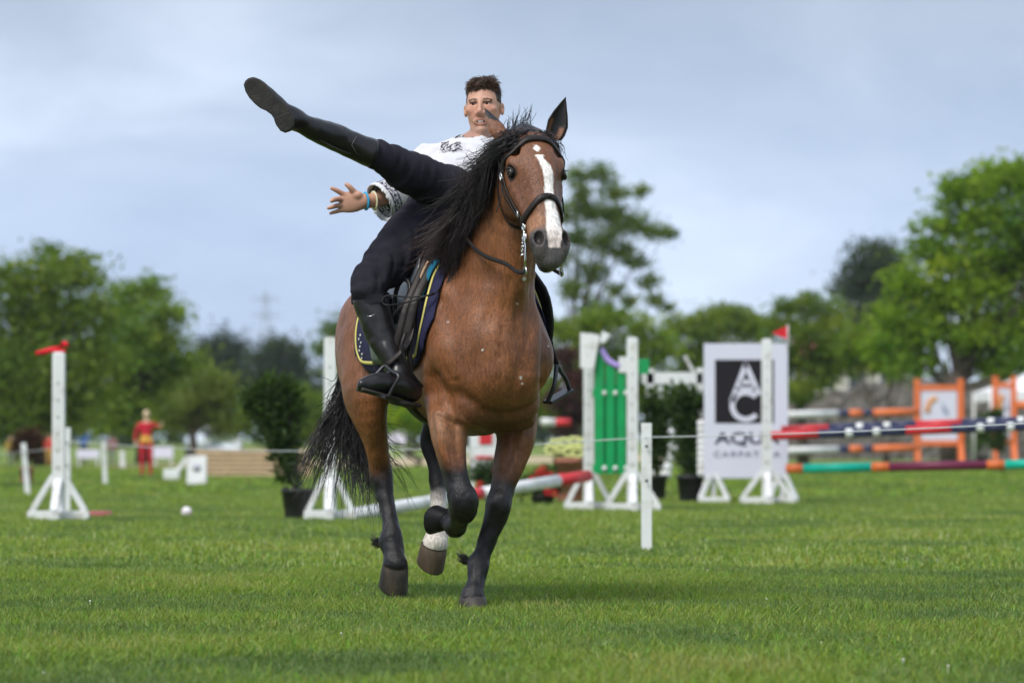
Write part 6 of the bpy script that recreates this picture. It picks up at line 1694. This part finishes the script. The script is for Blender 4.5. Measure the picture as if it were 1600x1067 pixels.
# ---- breeches
TF = Field((-.80, 17.15, 1.38), (.02, 18.35, 2.16), 0.0065)
HIPL = A(708, 300, 17.88); KNL = A(584, 240, 17.50); ANL = A(456, 190, 17.26)
KNR = np.array(HROOT @ Vector(HL(577, 446, .04))); HIPR = A(684, 328, 17.98)
TF.chain([[*A(698, 296, 17.96), .16, .125], [*A(694, 318, 17.95), .15, .13]], k=.05, sub=2)
TF.chain([[*HIPL, .112], [*A(668, 283, 17.77), .102], [*A(630, 264, 17.64), .09], [*A(596, 246, 17.54), .07], [*A(574, 238, 17.48), .06]], k=.04, sub=3)
K1 = HIPR * .62 + KNR * .38; K2 = HIPR * .25 + KNR * .75
TF.chain([[*HIPR, .135], [*(K1 + (-.01, 0, .0)), .128], [*(K2 + (-.004, 0, .006)), .104], [*KNR, .088], [*np.array(HROOT @ Vector(HL(579, 474, .06))), .074]], k=.03, sub=3)
TF.ball(A(690, 335, 17.90), (.12, .12, .10), k=.06)
TV, TFc = TF.surface(3); del TF.a
TN = vnormals(TV, TFc)
axl = (KNL - HIPL) / np.linalg.norm(KNL - HIPL)
tl_ = (TV - HIPL) @ axl
fold = vnoise(np.stack([TV @ np.array([5.0, 2, 5]), TV @ np.array([2., 4, 3]), tl_ * 24], 1), 1, 5, 2) * .015 * sstep(1.0, .3, np.abs(tl_ - .15))
fold += vnoise(TV * np.array([8, 8, 26]), 1, 9, 2) * .012 * sstep(2.1, 1.5, TV[:, 2])
TV = (TV + TN * fold[:, None]).astype(np.float32)
M_cloth = mat('black_breeches', (.020, .019, .026), rough=.9, spec=.1, bump=.15, bscale=350, var=.25, vscale=12)
wlink('breeches', TV, TFc, M_cloth, rider)
# ---- raised boot
M_boot = mat('boot_leather', (.009, .0085, .0095), rough=.32, spec=.42, var=.3, vscale=20, bump=.25, bscale=22)
M_sole = mat('boot_sole', (.022, .02, .018), rough=.75, var=.4, vscale=22, bump=.4, bscale=90, dirt=((.05, .042, .034), .6, 18))
def soft(name, build, lo, hi, m_, parent, h=.005, wr=.0055, C=None):
    f = Field(lo, hi, h); build(f); V, F = f.surface(2); N = vnormals(V, F)
    V = (V + N * (vnoise(V, 16, 4, 2) * wr)[:, None]).astype(np.float32)
    return wlink(name, V, F, m_, parent)
TOE = A(396, 134, 17.14); HEEL = A(447, 188, 17.20)
def b1(f):
    f.chain([[*A(579, 238, 17.47), .063], [*A(552, 228, 17.45), .062], [*A(522, 214, 17.40), .062], [*A(489, 201, 17.32), .053], [*A(467, 191, 17.27), .043], [*A(454, 186, 17.24), .046]], k=.01, sub=3)
    f.chain([[*A(460, 186, 17.25), .045], [*A(440, 172, 17.215), .042], [*A(420, 154, 17.19), .042], [*A(405, 140, 17.17), .040], [*A(394, 131, 17.16), .030]], side=(.7, .0, .7), k=.03, sub=3)
    f.ball(A(452, 186, 17.235), (.045, .05, .045), k=.02)
    f.chain([[*A(600, 246, 17.51), .064], [*A(575, 237, 17.475), .062]], k=.01, sub=1)
    f.cut(A(583, 238, 17.48), A(583, 238, 17.48) - A(555, 229, 17.45))
    f.chain([[*A(600, 246, 17.51), .056], [*A(572, 236, 17.47), .056]], k=.004, sub=1, op='sub')
boot = soft('boot', b1, A(380, 110, 17.0) - (0, 0, .5), A(600, 110, 17.6) + (0, 0, .12), M_boot, rider)
ol = [(70, 112), (80, 90), (97, 76), (118, 71), (142, 76), (168, 90), (193, 110), (215, 137), (236, 163), (262, 190), (292, 214), (312, 232), (336, 262), (352, 300), (350, 340), (330, 368), (300, 378),
      (272, 366), (250, 336), (238, 300), (222, 276), (192, 254), (160, 240), (128, 214), (100, 184), (80, 150)]
mb = MB()
ol3 = [np.array(at(360 + a * .281, 100 + b * .281, 17.075 + .07 * (a / 350))) for a, b in ol]
def slab(pts, dy0, dy1):
    n = len(pts); c = sum(pts) / n
    vs = [Vector(c + (p - c) * .94 + (0, dy0, 0) - RO) for p in pts] + [Vector(p + (0, dy0 + .004, 0) - RO) for p in pts] + [Vector(p + (0, dy1, 0) - RO) for p in pts]
    fs = [tuple(range(n))[::1]]
    for k in range(2): fs += [(k * n + i, (k + 1) * n + i, (k + 1) * n + (i + 1) % n, k * n + (i + 1) % n) for i in range(n)]
    fs.append(tuple(range(3 * n - 1, 2 * n - 1, -1)))
    return vs, fs
mb.add(*slab(ol3, 0, .045))
heel_i = [12, 13, 14, 15, 16, 17, 18, 19]
mb.add(*slab([ol3[i] * .985 + sum(ol3[j] for j in heel_i) / len(heel_i) * .015 for i in heel_i], -.022, .002))
sole = mb.build('sole', M_sole, rider); sole.parent = boot
# strap and seam lines on the shaft
mb = MB()
mb.tube([Vector(A(x, y, Y) - RO) for x, y, Y in ((557, 212, 17.39), (549, 226, 17.372), (556, 238, 17.385), (566, 244, 17.41))], 1, 6, flat=(.003, .002))
mb.tube([Vector(A(x, y, Y) - RO) for x, y, Y in ((472, 205, 17.265), (500, 219, 17.31), (530, 234, 17.36), (548, 240, 17.385))], .0022, 5)
s_ = mb.build('thin_line', mat('thin_line', (.05, .05, .052), rough=.4), rider); s_.parent = boot
# ---- boot in the stirrup: shaft down to the ankle, toe turned out from the horse
def W(px, py, F): return np.array(HROOT @ Vector(HL(px, py, F)))
def b2(f):
    f.chain([[*W(574, 450, .04), .08], [*W(578, 466, .05), .080], [*W(585, 490, .07), .079], [*W(594, 520, .10), .072], [*W(609, 552, .15), .058], [*W(623, 580, .20), .052], [*W(628, 600, .22), .05]], k=.015, sub=3)
    f.chain([[*W(644, 612, .22), .042], [*W(625, 604, .235), .052], [*W(600, 598, .25), .046], [*W(580, 600, .26), .040], [*W(566, 603, .265), .026, .034]], k=.03, sub=3)
    f.ball(W(642, 606, .21), (.045, .05, .055), k=.03)
    f.cut(W(578, 466, .05), (-.12, .0, 1))
    f.chain([[*W(573, 446, .03), .070], [*W(581, 476, .06), .070]], k=.004, sub=1, op='sub')
boot2 = soft('boot', b2, W(545, 660, .0) - (0, .4, 0), W(690, 440, .3) + (.0, .5, 0), M_boot, rider)
mb = MB()
pts_ = [W(562, 608, .265), W(580, 613, .26), W(605, 620, .25), W(616, 624, .24), W(617, 629, .24), W(650, 633, .21)]
mb.tube([Vector(p - RO) for p in pts_], 1, 10, flat=(.046, .010), up=(0, 0, 1), smooth=True)
mb.tube([Vector(W(622, 629, .235) - RO), Vector(W(650, 634, .21) - RO)], 1, 10, flat=(.042, .014))
s2 = mb.build('sole', M_sole, rider); s2.parent = boot2
mb = MB(); mb.tube([Vector(W(574, 494, .155) - RO), Vector(W(580, 494, .165) - RO), Vector(W(586, 490, .165) - RO)], 1, 6, flat=(.006, .002))
b_ = mb.build('badge', mat('silver', (.7, .7, .72), rough=.25, metal=1.0), rider); b_.parent = boot2
# ------------------------------------------------------------------ the air: thin overcast haze
mb = MB(); mb.box((0, 480, 14), (1400, 1000, 32))
hz = bpy.data.materials.new('haze'); hz.use_nodes = True
hn_, hl2 = hz.node_tree.nodes, hz.node_tree.links
hn_.remove(hn_['Principled BSDF']); pv = hn_.new('ShaderNodeVolumePrincipled')
pv.inputs['Color'].default_value = (.86, .91, 1.0, 1); pv.inputs['Density'].default_value = .00015; pv.inputs['Anisotropy'].default_value = .3
hl2.new(pv.outputs['Volume'], hn_['Material Output'].inputs['Volume'])
tag(mb.build('haze', hz), 'thin pale haze hanging over the whole field', 'haze', kind='stuff')
